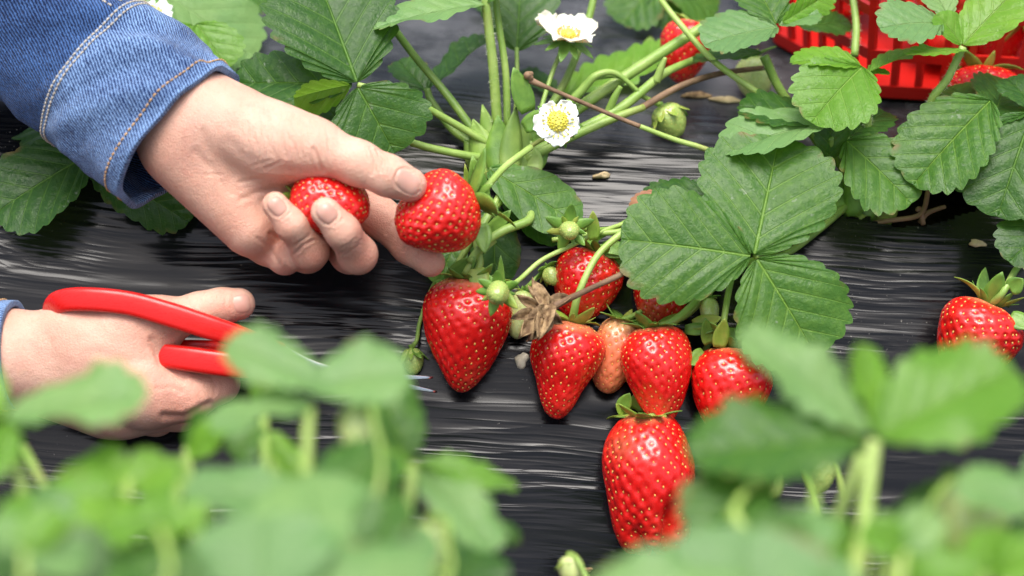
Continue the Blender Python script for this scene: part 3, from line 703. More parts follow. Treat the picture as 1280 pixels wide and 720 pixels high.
class Sleeve:
    """a cloth tube round a path; pts (px, py, h), half widths across and in depth (px)"""
    def __init__(s, pts, a, b, fold, seed=0):
        s.P = catmull([C(*p) for p in pts], 40); n = len(s.P); q = np.linspace(0, 1, n)
        s.a = np.interp(q, np.linspace(0, 1, len(a)), a) * PX; s.b = np.interp(q, np.linspace(0, 1, len(b)), b) * PX
        T = np.gradient(s.P, axis=0); s.T = T / np.linalg.norm(T, axis=1)[:, None]
        vd = -fw; s.e1 = np.cross(s.T, vd); s.e1 /= np.linalg.norm(s.e1, axis=1)[:, None]; s.e2 = np.cross(s.e1, s.T)
        s.len = np.concatenate([[0], np.cumsum(np.linalg.norm(np.diff(s.P, axis=0), axis=1))]); s.fold = fold; s.seed = seed
    def at(s, v, u, off=0.0):
        """v metres along, u angle; returns point"""
        I = lambda A: np.stack([np.interp(v, s.len, A[:, k]) for k in range(3)], -1)
        a = np.interp(v, s.len, s.a); b = np.interp(v, s.len, s.b); w_ = s.fold(v, u) + off
        return I(s.P) + ((a + w_) * np.cos(u))[..., None] * I(s.e1) + ((b + w_) * np.sin(u))[..., None] * I(s.e2)
    def shell(s, name, v0, v1, mat, parent, off=0.0, nv=60, nu=120, rim=None, inner=0.0016, wearf=None):
        v = np.linspace(v0, v1, nv); rows = [(x, off) for x in v]
        if rim: rows += [(v1 + 0.0006, off - inner * 0.25), (v1 + 0.0008, off - inner * 0.5), (v1 + 0.0006, off - inner * 0.8)] + [(x, off - inner) for x in np.linspace(v1, max(v0, v1 - rim), 14)]
        u = np.linspace(0, 2 * math.pi, nu, endpoint=False); V, uv, wr = [], [], []
        for x, o in rows:
            xx = np.full(nu, x); V.append(s.at(xx, u, o)); uv.append(np.stack([u * s.a.mean(), xx], -1)); wr.append(wearf(xx, u) if wearf else np.zeros(nu))
        F = [(j * nu + i, j * nu + (i + 1) % nu, (j + 1) * nu + (i + 1) % nu, (j + 1) * nu + i) for j in range(len(rows) - 1) for i in range(nu)]
        return mesh_obj(name, np.vstack(V), F, M[mat], parent, uv=np.vstack(uv), attrs={'wear': np.concatenate(wr)})
    def stitches(s, parent, v, mat, off, n, ln=0.62, r=0.00042, name='stitching', along=None):
        gs = []
        for i in range(n):
            if along is None:
                u = 2 * math.pi * (i + np.array([0, 0.5, 1]) * ln) / n; vv = np.full(3, v)
            else:
                vv = along[0] + (along[1] - along[0]) * (i + np.array([0, 0.5, 1]) * ln) / n; u = np.full(3, v)
            p = s.at(vv, u, off); p[1] = s.at(vv, u, off + 0.0004)[1]; gs.append(tube_geo(p, r, 6, 2))
        V, F = join(gs); return mesh_obj(name, V, F, M[mat], parent)

# ---- the hand that picks
_r = np.random.default_rng(8); FINE = []
for i in range(26):                                       # fine skin lines across the ball of the thumb and over the palm
    x0 = 312 + i * 4.2 + _r.normal() * 2; yt = 128 + 0.36 * (x0 - 312); y0 = yt + _r.random() * 26; ln = 22 + _r.random() * 34
    FINE.append(([(x0, y0), (x0 + 2 + _r.normal() * 2, y0 + ln * 0.5), (x0 + 6 + _r.normal() * 3, y0 + ln)], 0.10 + 0.09 * _r.random(), 1.7))
for i in range(16):
    x0, y0 = 250 + _r.random() * 90, 205 + _r.random() * 80; a = 0.6 + _r.normal() * 0.5; ln = 14 + _r.random() * 24
    if y0 > x0 * 0.95 - 10: continue
    FINE.append(([(x0, y0), (x0 + ln * math.cos(a), y0 - 0.4 * ln * math.sin(a))], 0.12 + 0.10 * _r.random(), 1.8))
for cx_, cy_, dx_, dy_ in ((440, 312, 20, -14), (436, 304, 18, -12), (382, 308, 18, -14), (378, 300, 17, -12), (468, 202, 4, 26), (474, 204, 5, 22), (480, 206, 4, 18), (520, 318, 10, -16), (508, 306, 10, -16), (488, 284, 10, -16)):
    FINE.append(([(cx_ - dx_ / 2, cy_ - dy_ / 2), (cx_ + _r.normal(), cy_ + _r.normal()), (cx_ + dx_ / 2, cy_ + dy_ / 2)], 0.28, 1.6))
Z0 = 58; z = lambda q: Z0 + q * 0.39
pick = Hand(
    palm=[((258, 130, z(0), 36), (428, 222, z(-70), 30)), ((238, 152, z(-3), 38), (402, 266, z(-84), 29)), ((224, 170, z(-3), 37), (376, 294, z(-72), 28)),
          ((212, 184, z(0), 33), (336, 304, z(-46), 27)), ((268, 142, z(6), 40), (378, 182, z(26), 34)), ((300, 165, z(12), 40), (345, 185, z(14), 38)),
          ((226, 198, z(6), 33), (312, 286, z(-8), 33)), ((236, 154, z(-4), 50), (70, 24, z(-52), 58)),
          ((330, 220, z(-22), 34), (350, 250, z(-40), 34))],
    chains=[([(345, 178, z(20), 40), (400, 186, z(30), 31), (448, 204, z(38), 27.5), (486, 220, z(42), 25), (512, 231, z(38), 21.5)], 0.010),
            ([(428, 226, z(-70), 28), (478, 274, z(-60), 24), (511, 308, z(-46), 20.5), (538, 328, z(-33), 18.5)], 0.004),
            ([(402, 270, z(-84), 27), (438, 316, z(-30), 25), (447, 318, z(16), 23.5), (428, 289, z(56), 21), (407, 265, z(66), 18.5)], 0.004),
            ([(376, 296, z(-72), 26), (384, 316, z(-28), 24), (388, 314, z(12), 22), (364, 281, z(44), 19), (344, 256, z(50), 16.5)], 0.004),
            ([(336, 306, z(-46), 24), (356, 322, z(-26), 20), (368, 318, z(-2), 18), (372, 300, z(4), 15)], 0.004)])
ph = thing('hand', C(240, 160, Z0 - 20), 'upper hand in a rolled denim cuff, pinching a ripe strawberry between thumb and finger', 'hand', 'hands of the picker')
skin(pick, ph, 0.00062,
     [([(288, 178), (305, 196), (330, 209), (378, 216), (400, 214)], 0.3, 6), ([(392, 186), (398, 202), (404, 214)], 0.5, 2.2), ([(380, 150), (384, 185)], 0.25, 2.5), ([(352, 142), (350, 170), (358, 196)], 0.22, 2.2),
      ([(336, 140), (332, 168), (340, 194)], 0.18, 2.0), ([(366, 146), (366, 172), (372, 200)], 0.2, 2.0), ([(320, 142), (316, 168), (324, 190)], 0.14, 2.0), ([(408, 158), (411, 185), (416, 208)], 0.15, 2), ([(422, 163), (424, 190)], 0.12, 2),
      ([(462, 186), (470, 200), (466, 218)], 0.4, 1.8), ([(470, 188), (479, 200), (477, 214)], 0.4, 1.8), ([(457, 186), (462, 200)], 0.3, 1.8),
      ([(338, 292), (352, 300), (360, 312)], 0.7, 2.4), ([(322, 298), (338, 312), (350, 330)], 0.35, 2.2), ([(300, 250), (322, 240), (345, 236)], 0.4, 3), ([(300, 228), (330, 222), (366, 224)], 0.35, 2.5),
      ([(244, 190), (268, 214), (285, 240)], 0.25, 4), ([(255, 165), (262, 190)], 0.25, 4), ([(425, 318), (440, 306), (452, 300)], 0.3, 1.6), ([(368, 318), (378, 306), (390, 300)], 0.3, 1.6), ([(418, 282), (428, 274)], 0.3, 1.4), ([(352, 274), (362, 266)], 0.3, 1.4), (nail_edge(511, 226, 27, 12, 33, 26), 0.5, 1.7), (nail_edge(408, 266, -22, -23, 27, 23), 0.4, 1.6), (nail_edge(345, 257, -22, -26, 25, 20), 0.4, 1.6)] + FINE,
     [(452, 325, 22, 0.75), (395, 325, 20, 0.65), (540, 330, 22, 0.6), (500, 315, 20, 0.4), (345, 300, 26, 0.45), (420, 215, 16, 0.5), (470, 200, 14, 0.4), (360, 215, 20, 0.35), (230, 190, 30, 0.25), (507, 250, 12, 0.4), (300, 280, 40, 0.2), (460, 285, 26, 0.45)])
nail(pick, ph, 511, 226, z(60), 27, 12, 33, 26, (0.12, 0.40, 0.9))
nail(pick, ph, 408, 266, z(80), -22, -23, 27, 23, (-0.12, 0.15, 1))
nail(pick, ph, 345, 257, z(66), -22, -26, 25, 20, (-0.2, 0.15, 1))
def fold1(v, u):
    b = 0.0048 * vnoise(np.sin(u + 0.4) * 2.2 + 5, v * 62 + 2.5 * np.sin(u + 1)) + 0.0022 * vnoise(np.sin(u) * 3 + 8, v * 150 + np.cos(u) * 3)
    return b + 0.0018 * np.sin(v * 95 + 2.2 * np.sin(u + 0.6)) * (np.cos(u + 0.9) * 0.5 + 0.5) * np.clip((0.235 - v) / 0.06, 0, 1)
slv = Sleeve([(-330, -270, z(-190)), (-150, -128, z(-140)), (30, 18, z(-62)), (130, 95, z(-36)), (224, 172, z(0))], [112, 108, 102, 99, 99], [88, 86, 82, 76, 70], fold1)
LT = slv.len[-1]
sl1 = slv.shell('sleeve', 0.0, LT - 0.046, 'denim', ph, 0.0, nv=140, nu=150, wearf=lambda v, u: 0.5 + 0.8 * vnoise(v * 40, np.sin(u) * 3 + 4))
cf = slv.shell('cuff', LT - 0.054, LT, 'denim_worn', sl1, 0.0016, nv=60, nu=170, rim=0.004, inner=0.0030, wearf=lambda v, u: 0.55 + 1.3 * vnoise(v * 75, np.sin(u) * 5 + 2) + 1.3 * np.exp(-((LT - v) / 0.0022) ** 2) + 0.9 * np.exp(-((v - LT + 0.0535) / 0.0015) ** 2))
slv.shell('shaded_cuff_inside', LT - 0.05, LT - 0.003, 'denim', sl1, -0.0014, nv=24, nu=120)  # inner face in dark denim, the shade inside the cuff put into its colour
slv.stitches(sl1, LT - 0.0072, 'thread', 0.00165, 92)
slv.stitches(sl1, LT - 0.0500, 'thread_pale', 0.00165, 96, 0.7)
slv.stitches(sl1, LT - 0.0530, 'thread_pale', 0.00165, 96, 0.7)
for k in (-0.10, 0.10): slv.stitches(sl1, 2.45 + k, 'thread_pale', 0.0002, 42, 0.62, along=(LT - 0.20, LT - 0.056))

# ---- the hand that holds the snips
hz_ = 44; y2 = lambda q: hz_ + q * 0.39
cut_ = Hand(
    palm=[((10, 436, y2(0), 40), (168, 418, y2(0), 38)), ((8, 446, y2(-4), 42), (188, 490, y2(4), 42)), ((10, 456, y2(-10), 42), (150, 506, y2(-30), 42)), ((10, 450, y2(-20), 40), (130, 500, y2(-50), 40)),
          ((90, 412, y2(10), 33), (190, 408, y2(8), 27)), ((12, 446, y2(-4), 48), (-200, 440, y2(-20), 56)), ((120, 440, y2(6), 40), (170, 470, y2(10), 38))],
    chains=[([(160, 410, y2(8), 32), (205, 401, y2(4), 26), (250, 389, y2(-2), 23), (276, 383, y2(-4), 22), (299, 380, y2(-6), 20)], 0.010),
            ([(190, 494, y2(6), 38), (236, 494, y2(4), 31), (276, 480, y2(-10), 22), (262, 462, y2(-52), 18), (232, 452, y2(-66), 15)], 0.008),
            ([(165, 508, y2(-22), 36), (225, 512, y2(-34), 26), (250, 490, y2(-64), 20), (225, 468, y2(-82), 17)], 0.006),
            ([(135, 508, y2(-50), 32), (195, 520, y2(-66), 24), (222, 496, y2(-92), 19), (200, 474, y2(-100), 16)], 0.006),
            ([(110, 500, y2(-70), 26), (160, 515, y2(-92), 19), (185, 495, y2(-106), 16), (170, 478, y2(-110), 13)], 0.006)])
ch_ = thing('hand', C(20, 450, hz_ - 15), 'lower hand at the left edge gripping red handled snips', 'hand', 'hands of the picker')
skin(cut_, ch_, 0.0009, [([(283, 372), (281, 385), (284, 396)], 0.3, 1.8), ([(250, 374), (252, 390)], 0.25, 2), ([(258, 374), (259, 390)], 0.2, 2), ([(190, 425), (200, 452), (230, 472)], 0.8, 4), ([(205, 520), (230, 522), (262, 505)], 1.0, 4), ([(120, 440), (150, 452), (180, 452)], 0.35, 6), ([(196, 486), (214, 484), (228, 490)], 0.3, 2.5), ([(60, 420), (66, 450)], 0.2, 4), ([(264, 470), (270, 482), (268, 494)], 0.3, 2), ([(240, 480), (250, 492), (252, 506)], 0.25, 3)],
     [(285, 390, 22, 0.45), (215, 505, 40, 0.55), (275, 480, 24, 0.4), (120, 500, 60, 0.35), (190, 420, 26, 0.35), (60, 430, 40, 0.15)])
nail(cut_, ch_, 303, 378, y2(14), 24, -4, 24, 26, (0.2, 0.25, 0.95))
slv2 = Sleeve([(-420, 470, y2(-40)), (-240, 450, y2(-14)), (-80, 446, y2(-6)), (20, 442, y2(0))], [90, 80, 66, 60], [84, 76, 64, 58], lambda v, u: 0.0022 * vnoise(u * 1.2 + np.sin(u) * 3, v * 50))
L2 = slv2.len[-1]
s2 = slv2.shell('sleeve', 0, L2 - 0.03, 'denim', ch_, 0.0, nv=80, nu=100, wearf=lambda v, u: 0.5 + 0.8 * vnoise(v * 40, np.sin(u) * 3 + 4))
slv2.shell('cuff', L2 - 0.036, L2, 'denim_worn', s2, 0.0015, nv=40, nu=120, rim=0.03, inner=0.003, wearf=lambda v, u: 1.9 + 0.9 * vnoise(v * 70, np.sin(u) * 5 + 2))
slv2.stitches(s2, L2 - 0.0055, 'thread', 0.00155, 64)

# ---- snips
sn = thing('garden_snips', C(200, 430, hz_), 'red handled garden snips held in the lower hand', 'scissors')
def bar(name, pts, ra, rb, mat, parent, sides=20, n=8):
    """a bar of oval section: ra across the picture, rb in depth (px, per point)"""
    P = catmull(px_path(pts), n); q = np.linspace(0, 1, len(P)); A = np.interp(q, np.linspace(0, 1, len(ra)), ra) * PX; B_ = np.interp(q, np.linspace(0, 1, len(rb)), rb) * PX
    T = np.gradient(P, axis=0); T /= np.linalg.norm(T, axis=1)[:, None]; e1 = np.cross(T, -fw); ok = np.linalg.norm(e1, axis=1)[:, None]; e1 = e1 / np.maximum(ok, 1e-6); e2 = np.cross(e1, T)
    t = np.arange(sides) * 2 * math.pi / sides; cs = np.sign(np.cos(t)) * np.abs(np.cos(t)) ** 0.5; ss = np.sign(np.sin(t)) * np.abs(np.sin(t)) ** 0.5
    V = (P[:, None] + cs[None, :, None] * (A[:, None] * e1)[:, None] + ss[None, :, None] * (B_[:, None] * e2)[:, None]).reshape(-1, 3)
    F = [(i * sides + j, i * sides + (j + 1) % sides, (i + 1) * sides + (j + 1) % sides, (i + 1) * sides + j) for i in range(len(P) - 1) for j in range(sides)]
    F += [tuple(range(sides))[::-1], tuple((len(P) - 1) * sides + j for j in range(sides))]
    return mesh_obj(name, V, F, M[mat], parent)
bar('handle', [(70, 402, y2(-30)), (66, 392, y2(0)), (74, 378, y2(30)), (104, 374, y2(42)), (160, 379, y2(46)), (215, 394, y2(46)), (262, 409, y2(42)), (305, 423, y2(34)), (352, 440, y2(22))], [9, 11, 13.5, 14, 14, 14.5, 14, 13, 11], [8, 9, 10, 10, 10, 11, 11, 10, 8], 'red_plastic', sn)
bar('handle', [(172, 440, y2(-20)), (184, 441, y2(6)), (202, 444, y2(22)), (240, 449, y2(30)), (285, 455, y2(32)), (316, 457, y2(30)), (352, 446, y2(20))], [8, 11, 14, 15, 15, 14.5, 10], [8, 9, 10, 11, 11, 10, 8], 'red_plastic', sn)
bar('handle_loop', [(205, 436, y2(-30)), (225, 432, y2(-20)), (270, 433, y2(-14)), (310, 438, y2(0)), (350, 443, y2(14))], [6, 7, 7, 7, 7], [7, 7, 7, 7, 7], 'red_plastic', sn)
bar('blade', [(350, 441, y2(20)), (400, 464, y2(16)), (470, 471, y2(4)), (541, 472, y2(-20))], [11, 10, 6, 1.2], [2, 2, 1.8, 1.0], 'steel', sn)
bar('blade', [(350, 447, y2(14)), (400, 466, y2(10)), (470, 476, y2(-2)), (546, 490, y2(-24))], [11, 10, 6, 1.2], [2, 2, 1.8, 1.0], 'steel', sn)
V, F = tube_geo([C(352, 444, y2(6)), C(352, 444, y2(32))], 9 * PX, 16, 2); mesh_obj('pivot', V, F, M['steel'], sn)

# ------------------------------------------------------------------ strawberries on the bed
def bh(px, py, wpx, k=0.85): return bedh(px, py) + wpx * 0.39 * k
G1, G2 = 'ripe strawberries', 'unripe strawberries'
cE = np.array([-0.10, -0.395, float(zbed(-0.395))]); cF = np.array([0.135, -0.395, float(zbed(-0.395))])      # crowns of the foreground plants
berry('strawberry', 415, 254, z(12), 47, 45, 8, 12, 'ripe strawberry cupped in the curled fingers of the upper hand', G1, seed=2, k=0.15, calyx=7, sep=0.6, seeds=190, pale=0.1)
berry('strawberry', 543, 269, z(5), 51, 50, 155, 14, 'ripe strawberry held between thumb and forefinger tips', G1, seed=3, k=0.2, calyx=9, sep=1.05, sepup=0.9, seeds=200, pale=0.12,
      stem=[(606, 236, 52), (632, 208, 40), (664, 184, 30)], stemr=4.2, stemmat='stem_pale')
berry('strawberry', 582, 421, bh(582, 420, 55), 70, 54, 95, -4, 'largest cone shaped ripe strawberry below the held one, with pale shoulders', G1, seed=4, k=0.36, fat=0.95, seeds=240, pale=0.42, calyx=9, sep=0.75, sepup=0.4,
      stem=[(600, 330, 24), (596, 300, 20), (612, 268, 14), (632, 230, 6)], stemr=4.5, lump=0.03)
berry('strawberry', 704, 464, bh(704, 464, 46) + 5, 60, 44, 100, -2, 'ripe strawberry with pinched tip under the brown withered husk', G1, seed=5, k=0.36, seeds=200, pale=0.5, calyx=8, sep=0.85, sepup=0.55, pinch=0.10,
      stem=[(724, 365, 34), (748, 318, 30), (785, 285, 24), (800, 268, 14)], stemr=4.3, stemmat='stem_pale', sepmat='sepal_y')
berry('strawberry', 731, 358, bh(731, 358, 40) - 3, 44, 41, 112, -8, 'ripe strawberry crossed by a green stalk behind the withered husk', G1, seed=6, k=0.2, seeds=150, pale=0.22, calyx=9, sep=0.95, sepup=0.5, roll=1,
      stem=[(745, 300, 16), (764, 288, 12), (786, 276, 6)], stemr=3.6)
berry('strawberry', 767, 446, bh(774, 446, 26) + 3, 46, 30, 104, -2, 'slim pale orange half ripe strawberry between two red ones', G1, seed=7, k=0.1, seeds=130, mat='berry_orange', pale=0.9, calyx=8, sep=1.3, sepup=0.4,
      stem=[(796, 392, 14), (830, 372, 8)], stemr=3)
berry('strawberry', 823, 470, bh(822, 470, 46) + 7, 59, 43, 84, 2, 'heart shaped ripe strawberry touching the orange one', G1, seed=8, k=0.30, seeds=210, pale=0.3, calyx=9, sep=0.9, sepup=0.6,
      stem=[(840, 402, 30), (866, 380, 24), (884, 352, 16)], stemr=4.5)
berry('strawberry', 825, 376, bh(825, 376, 34) - 4, 36, 35, 95, 0, 'dark red strawberry with a mouldy patch under the big leaf', G1, seed=9, k=0.2, seeds=120, pale=0.08, calyx=8, sep=0.8, sepup=0.4, mark=[(812, 398, 20, 1.0)])
berry('strawberry', 911, 493, bh(911, 493, 52), 55, 50, 96, 4, 'broad ripe strawberry partly covered by a blurred leaf', G1, seed=10, k=0.22, seeds=170, pale=0.34, calyx=9, sep=0.85, sepup=0.9,
      stem=[(905, 415, 30), (908, 380, 26), (916, 340, 18)], stemr=4, mark=[(925, 545, 8, 0.8)])
berry('strawberry', 813, 605, bh(813, 605, 58), 83, 58, 87, -2, 'longest ripe strawberry at the bottom with a lobed split tip', G1, seed=12, k=0.05, fat=0.36, seeds=260, pale=0.28, calyx=9, sep=0.75, sepup=0.35, lump=0.075, roll=0.4,
      stem=[(828, 514, 30), (850, 490, 12), (880, 440, 6), (905, 400, 4)], stemr=3.6, mark=[(777, 556, 17, 0.9), (850, 640, 10, 0.5)], lobe=[(0.40, 0.20, 0.46, -0.40), (-0.55, 0.22, 0.34, -0.72), (2.6, 0.3, 0.25, -0.4)])
berry('strawberry', 1217, 428, bh(1217, 428, 52), 49, 53, 112, 0, 'ripe strawberry alone at the right edge, half hidden by foreground leaf', G1, seed=13, k=0.2, seeds=180, pale=0.32, calyx=10, sep=0.8, sepup=0.75,
      stem=[(1252, 368, 30), (1268, 340, 26), (1284, 318, 22)], stemr=4.2, mark=[(1222, 452, 34, 0.25)])
berry('strawberry', 856, 66, bedh(856, 100) + 16, 38, 33, 100, 0, 'ripe strawberry lying at the back behind the long stalks', G1, seed=14, k=0.25, seeds=110, pale=0.3, calyx=6, sep=0.8)
berry('strawberry', 1226, 128, bedh(1228, 150) + 22, 40, 50, 95, 10, 'ripe strawberry behind the grey leaf in front of the basket', G1, seed=15, k=0.2, seeds=150, pale=0.15, calyx=6, sep=0.8)
berry('strawberry', 1210, 186, bedh(1210, 205) + 14, 34, 30, 100, 0, 'ripe strawberry mostly hidden between two dark leaves at right', G1, seed=16, k=0.2, seeds=110, pale=0.1, calyx=6, sep=0.8)
GB = dict(mat='berry_green', seedmat='seed_green', group=G2, pale=0.5, seeds=90, res=(60, 44), k=0.12, dimple=0.05, seedsz=0.75)
berry('unripe_strawberry', 622, 367, 64, 15.5, 14.5, 95, 76, 'small green strawberry with open sepals overlapping the largest red one', calyx=11, sep=1.9, sepup=-0.1, seed=21, stem=[(646, 352, 40), (676, 326, 32), (712, 308, 26), (745, 292, 20), (785, 278, 12)], stemr=3, stemmat='stem_pale', **GB)
berry('unripe_strawberry', 712, 289, 36, 13, 12, 80, 74, 'small green strawberry with starry sepals above the crossed red one', calyx=11, sep=2.2, sepup=-0.1, seed=22, stem=[(735, 287, 24), (760, 286, 16), (790, 281, 10)], stemr=2.8, **GB)
berry('unripe_strawberry', 690, 346, 12, 12, 11, 60, 40, 'tiny green strawberry tucked behind the crossed red one', calyx=9, sep=1.9, sepup=-0.1, seed=23, stem=[(700, 358, 6), (690, 385, 0)], stemr=2.6, **GB)
WB = dict(GB); WB['mat'] = 'berry_white'
berry('unripe_strawberry', 650, 394, bh(650, 394, 17) + 2, 30, 17, 100, 5, 'pale whitish green strawberry behind the brown husk', calyx=7, sep=1.0, seed=24, stem=[(668, 350, 10), (690, 330, 4)], stemr=2.8, **WB)
berry('unripe_strawberry', 887, 392, 20, 19, 12, 88, 10, 'slim pale green strawberry under the big leaf', calyx=7, sep=1.0, seed=25, stem=[(890, 360, 16), (900, 330, 8)], stemr=2.8, **WB)
berry('unripe_strawberry', 516, 452, bh(516, 450, 14), 16, 13, 84, 10, 'closed green bud hanging left of the largest strawberry', calyx=10, sep=1.75, sepup=-1.0, seed=26, stem=[(521, 425, 14), (525, 402, 8), (540, 360, 2), (575, 300, -4)], stemr=2.6, **GB)
berry('unripe_strawberry', 838, 152, bedh(838, 160) + 12, 22, 20, 60, 0, 'green strawberry resting on the film below the dry stalk', calyx=9, sep=1.5, sepup=-0.3, seed=27, stem=[(800, 118, -20), (775, 96, -20), (740, 98, -14)], stemr=3, **GB)
berry('unripe_strawberry', 944, 98, bedh(944, 112) + 12, 26, 24, 80, 0, 'blurred yellow green strawberry behind the pale leaf', calyx=8, sep=1.0, seed=28, **WB)
berry('unripe_strawberry', 964, 600, 130, 24, 17, 80, 20, 'glossy green strawberry among the blurred right foreground leaves', calyx=8, sep=1.3, seed=29, stem=[(990, 575, 150), (1010, 600, 150), (1035, 690, 200), (1040, 780, 300), cF + (0, 0, 0.01)], stemr=4, **GB)
berry('unripe_strawberry', 1022, 592, 90, 25, 22, 95, 20, 'dark green strawberry behind the right foreground stalks', calyx=8, sep=1.0, seed=30, stem=[(1030, 560, 110), (1050, 600, 150), (1060, 720, 260), cF + (0, 0, 0.01)], stemr=3, **GB)
berry('unripe_strawberry', 1212, 655, 330, 52, 46, 100, 20, 'large blurred pale green strawberry in the lower right corner', calyx=8, sep=1.0, seed=31, stem=[(1190, 600, 340), (1160, 640, 360), (1120, 760, 390), cF + (0, 0, 0.01)], stemr=2.6, **WB)
berry('unripe_strawberry', 447, 540, 330, 34, 22, 85, 10, 'blurred yellow green bud left of centre in the foreground', calyx=8, sep=1.1, sepup=-1, seed=32, sepmat='sepal_y', stem=[(452, 496, 335), (466, 520, 345), (450, 680, 370), cE + (0, 0, 0.01)], stemr=2.4, **WB)
berry('unripe_strawberry', 538, 684, 330, 30, 24, 85, 20, 'blurred yellow green bud at the bottom of the left foreground plant', calyx=8, sep=1.1, sepup=-1, seed=33, sepmat='sepal_y', stem=[(546, 645, 335), (560, 670, 345), (520, 790, 370), cE + (0, 0, 0.01)], stemr=2.4, **WB)
berry('unripe_strawberry', 714, 714, 150, 18, 16, 85, 20, 'small yellow green bud at the bottom edge below the lobed strawberry', calyx=8, sep=1.2, sepup=-1, seed=34, sepmat='sepal_y', stem=[(722, 700, 155), (740, 740, 170), (760, 800, 260), cF + (0, 0, 0.01)], stemr=3, **WB)

# withered husk
hk = thing('withered_flower', C(690, 392, 45), 'brown withered flower husk hanging above a ripe strawberry', 'dried flower')
rng = np.random.default_rng(5)
V, F = tube_geo(px_path([(684, 388, 46), (702, 378, 44), (740, 360, 46), (778, 342, 44), (790, 330, 30)]), np.array([6, 4.5, 3.4, 3.6, 2.5]) * PX, 9, 6); mesh_obj('dry_stalk', V, F, M['stem_dry'], hk)
for i, (tx, ty, w_, cu) in enumerate([(648, 420, 20, 0.5), (660, 424, 22, 0.2), (674, 418, 20, -0.3), (648, 372, 12, 0.8), (668, 345, 14, -0.5), (664, 362, 16, 0.4), (700, 402, 16, 0.6), (712, 370, 14, -0.4), (640, 400, 16, 0.4)]):
    b = C(684 + rng.normal() * 4, 388 + rng.normal() * 4, 46 + rng.normal() * 2); t = C(tx, ty, 44 + rng.normal() * 8); L = np.linalg.norm(t - b)
    V, F = lance_geo(b, t - b, cv(rng.normal() * 0.5, 0.3, 1), L * 1.05, w_ * PX, curl=cu, fold=0.9, wob=0.3, seed=i, blunt=0.8); V, F = thick(V, F, 0.0004); mesh_obj('dry_sepal', V, F, M['dry'], hk)

# ------------------------------------------------------------------ blossoms
blossom(697, 152, 20, 29, (0.0, 0.12, 1), 'open white flower with yellow heart beside the plant crown', 5, stem=[(688, 168, 6), (668, 180, 2), (640, 200, -2)], seed=3, cup=0.06, ctr_r=0.62)
blossom(710, 44, -20, 36, (0.12, 0.80, 0.58), 'cream flower with cupped petals standing above the dry stalk', 5, petmat='petal_old', stem=[(699, 70, -26), (690, 92, -24), (678, 130, -18), (670, 160, -12)], seed=6, cup=0.30, ctr_r=0.36, antmat='anther')
blossom(192, 16, -40, 24, (0.1, 0.75, 0.6), 'white flower peeping out behind the denim sleeve', 5, stem=[(200, 40, -60), (214, 76, -78)], seed=8, cup=0.12)

# ------------------------------------------------------------------ plants
def toP(p): return p if isinstance(p, np.ndarray) else C(*p)
def px_path(pts): return [toP(p) for p in pts]
def plant(base, label):
    return thing('strawberry_plant', base, label, 'plant', 'strawberry plants on the beds')
LF = leaflet

# -- plant with the held fruit, crown in the middle
A = plant(C(625, 205, -14), 'strawberry plant at centre whose fruit is being picked')
gs = [tube_geo(px_path([(628, 214, -24), (626, 192, -16), (624, 165, -16)]), np.array([22, 26, 17]) * PX, 14, 6)]
V, F = gs[0]; mesh_obj('crown', V, F, M['stem_dark'], A)
for i, (bx, by, tx, ty, wd, hh) in enumerate([(612, 222, 594, 150, 40, 2), (630, 224, 622, 146, 42, 5), (648, 222, 654, 150, 40, 4), (604, 214, 582, 176, 30, 0), (660, 214, 680, 166, 34, 0), (638, 222, 642, 134, 30, 7), (620, 218, 606, 132, 30, -2), (652, 208, 668, 138, 28, -4), (596, 212, 600, 166, 26, -3), (664, 220, 664, 176, 30, 3)]):
    b, t = C(bx, by, hh - 6), C(tx, ty, hh - 12); L = np.linalg.norm(t - b)
    V, F = lance_geo(b, t - b, cv(0.35 * (i % 3 - 1), 0.2, 1), L, wd * PX, curl=0.25, fold=-0.22, wob=0.03, seed=i, blunt=1.25); V, F = thick(V, F, 0.0006); mesh_obj('bract', V, F, M[('stem', 'sepal', 'stem_dark')[i % 3]], A)
s = stalk(A, [(628, 190, -10), (560, 150, -2), (500, 118, 10), (447, 106, 22)], [5, 4.5, 3.5], 'stem')
LF(s, (446, 103, 22), (395, -40, 6), 178, (0.15, 0.5, 0.85), 'leaf_dark', fold=0.18, curl=0.06, teeth=10)
LF(s, (440, 108, 22), (288, 96, 8), 104, (0.0, 0.55, 0.85), 'leaf_dark', fold=0.30, curl=0.08, teeth=9)
LF(s, (447, 109, 22), (494, 190, 24), 138, (-0.05, 0.35, 0.94), 'leaf_dark', fold=0.16, curl=0.10, teeth=8, depth=0.06)
LF(s, (437, 106, 26), (366, 118, 30), 58, (0.2, -0.75, 0.6), 'leaf_young', fold=0.5, curl=-0.1, teeth=8)
s = stalk(A, [(622, 160, -10), (616, 80, -4), (608, 12, 2), (604, -20, 4)], [6.5, 6, 5], 'stem', hairs=260)
LF(s, (606, 6, 4), (466, 20, 16), 66, (0.05, 0.85, 0.5), 'leaf_pale', fold=0.35, curl=0.12, teeth=9)
LF(s, (606, 4, 4), (640, -90, -10), 80, (0, 0.8, 0.6), 'leaf', teeth=9)
s = stalk(A, [(634, 160, -14), (632, 90, -12), (622, 20, -10), (616, -40, -8)], [5, 4.5, 4], 'stem', hairs=120)
LF(s, (616, -40, -8), (560, -110, -8), 90, (0, 0.8, 0.6), 'leaf', teeth=8)
s = stalk(A, [(640, 175, -20), (646, 120, -30), (646, 60, -38)], [3.4, 3, 2.6], 'stem')
LF(s, (646, 64, -38), (652, -44, -56), 106, (0.0, 0.35, 0.93), 'leaf_dark', fold=0.12, curl=0.06, teeth=9)
s = stalk(A, [(600, 175, -10), (560, 120, -12), (515, 66, -14), (472, 6, -10), (455, -30, -8)], [5.5, 5, 5], 'stem_dark')
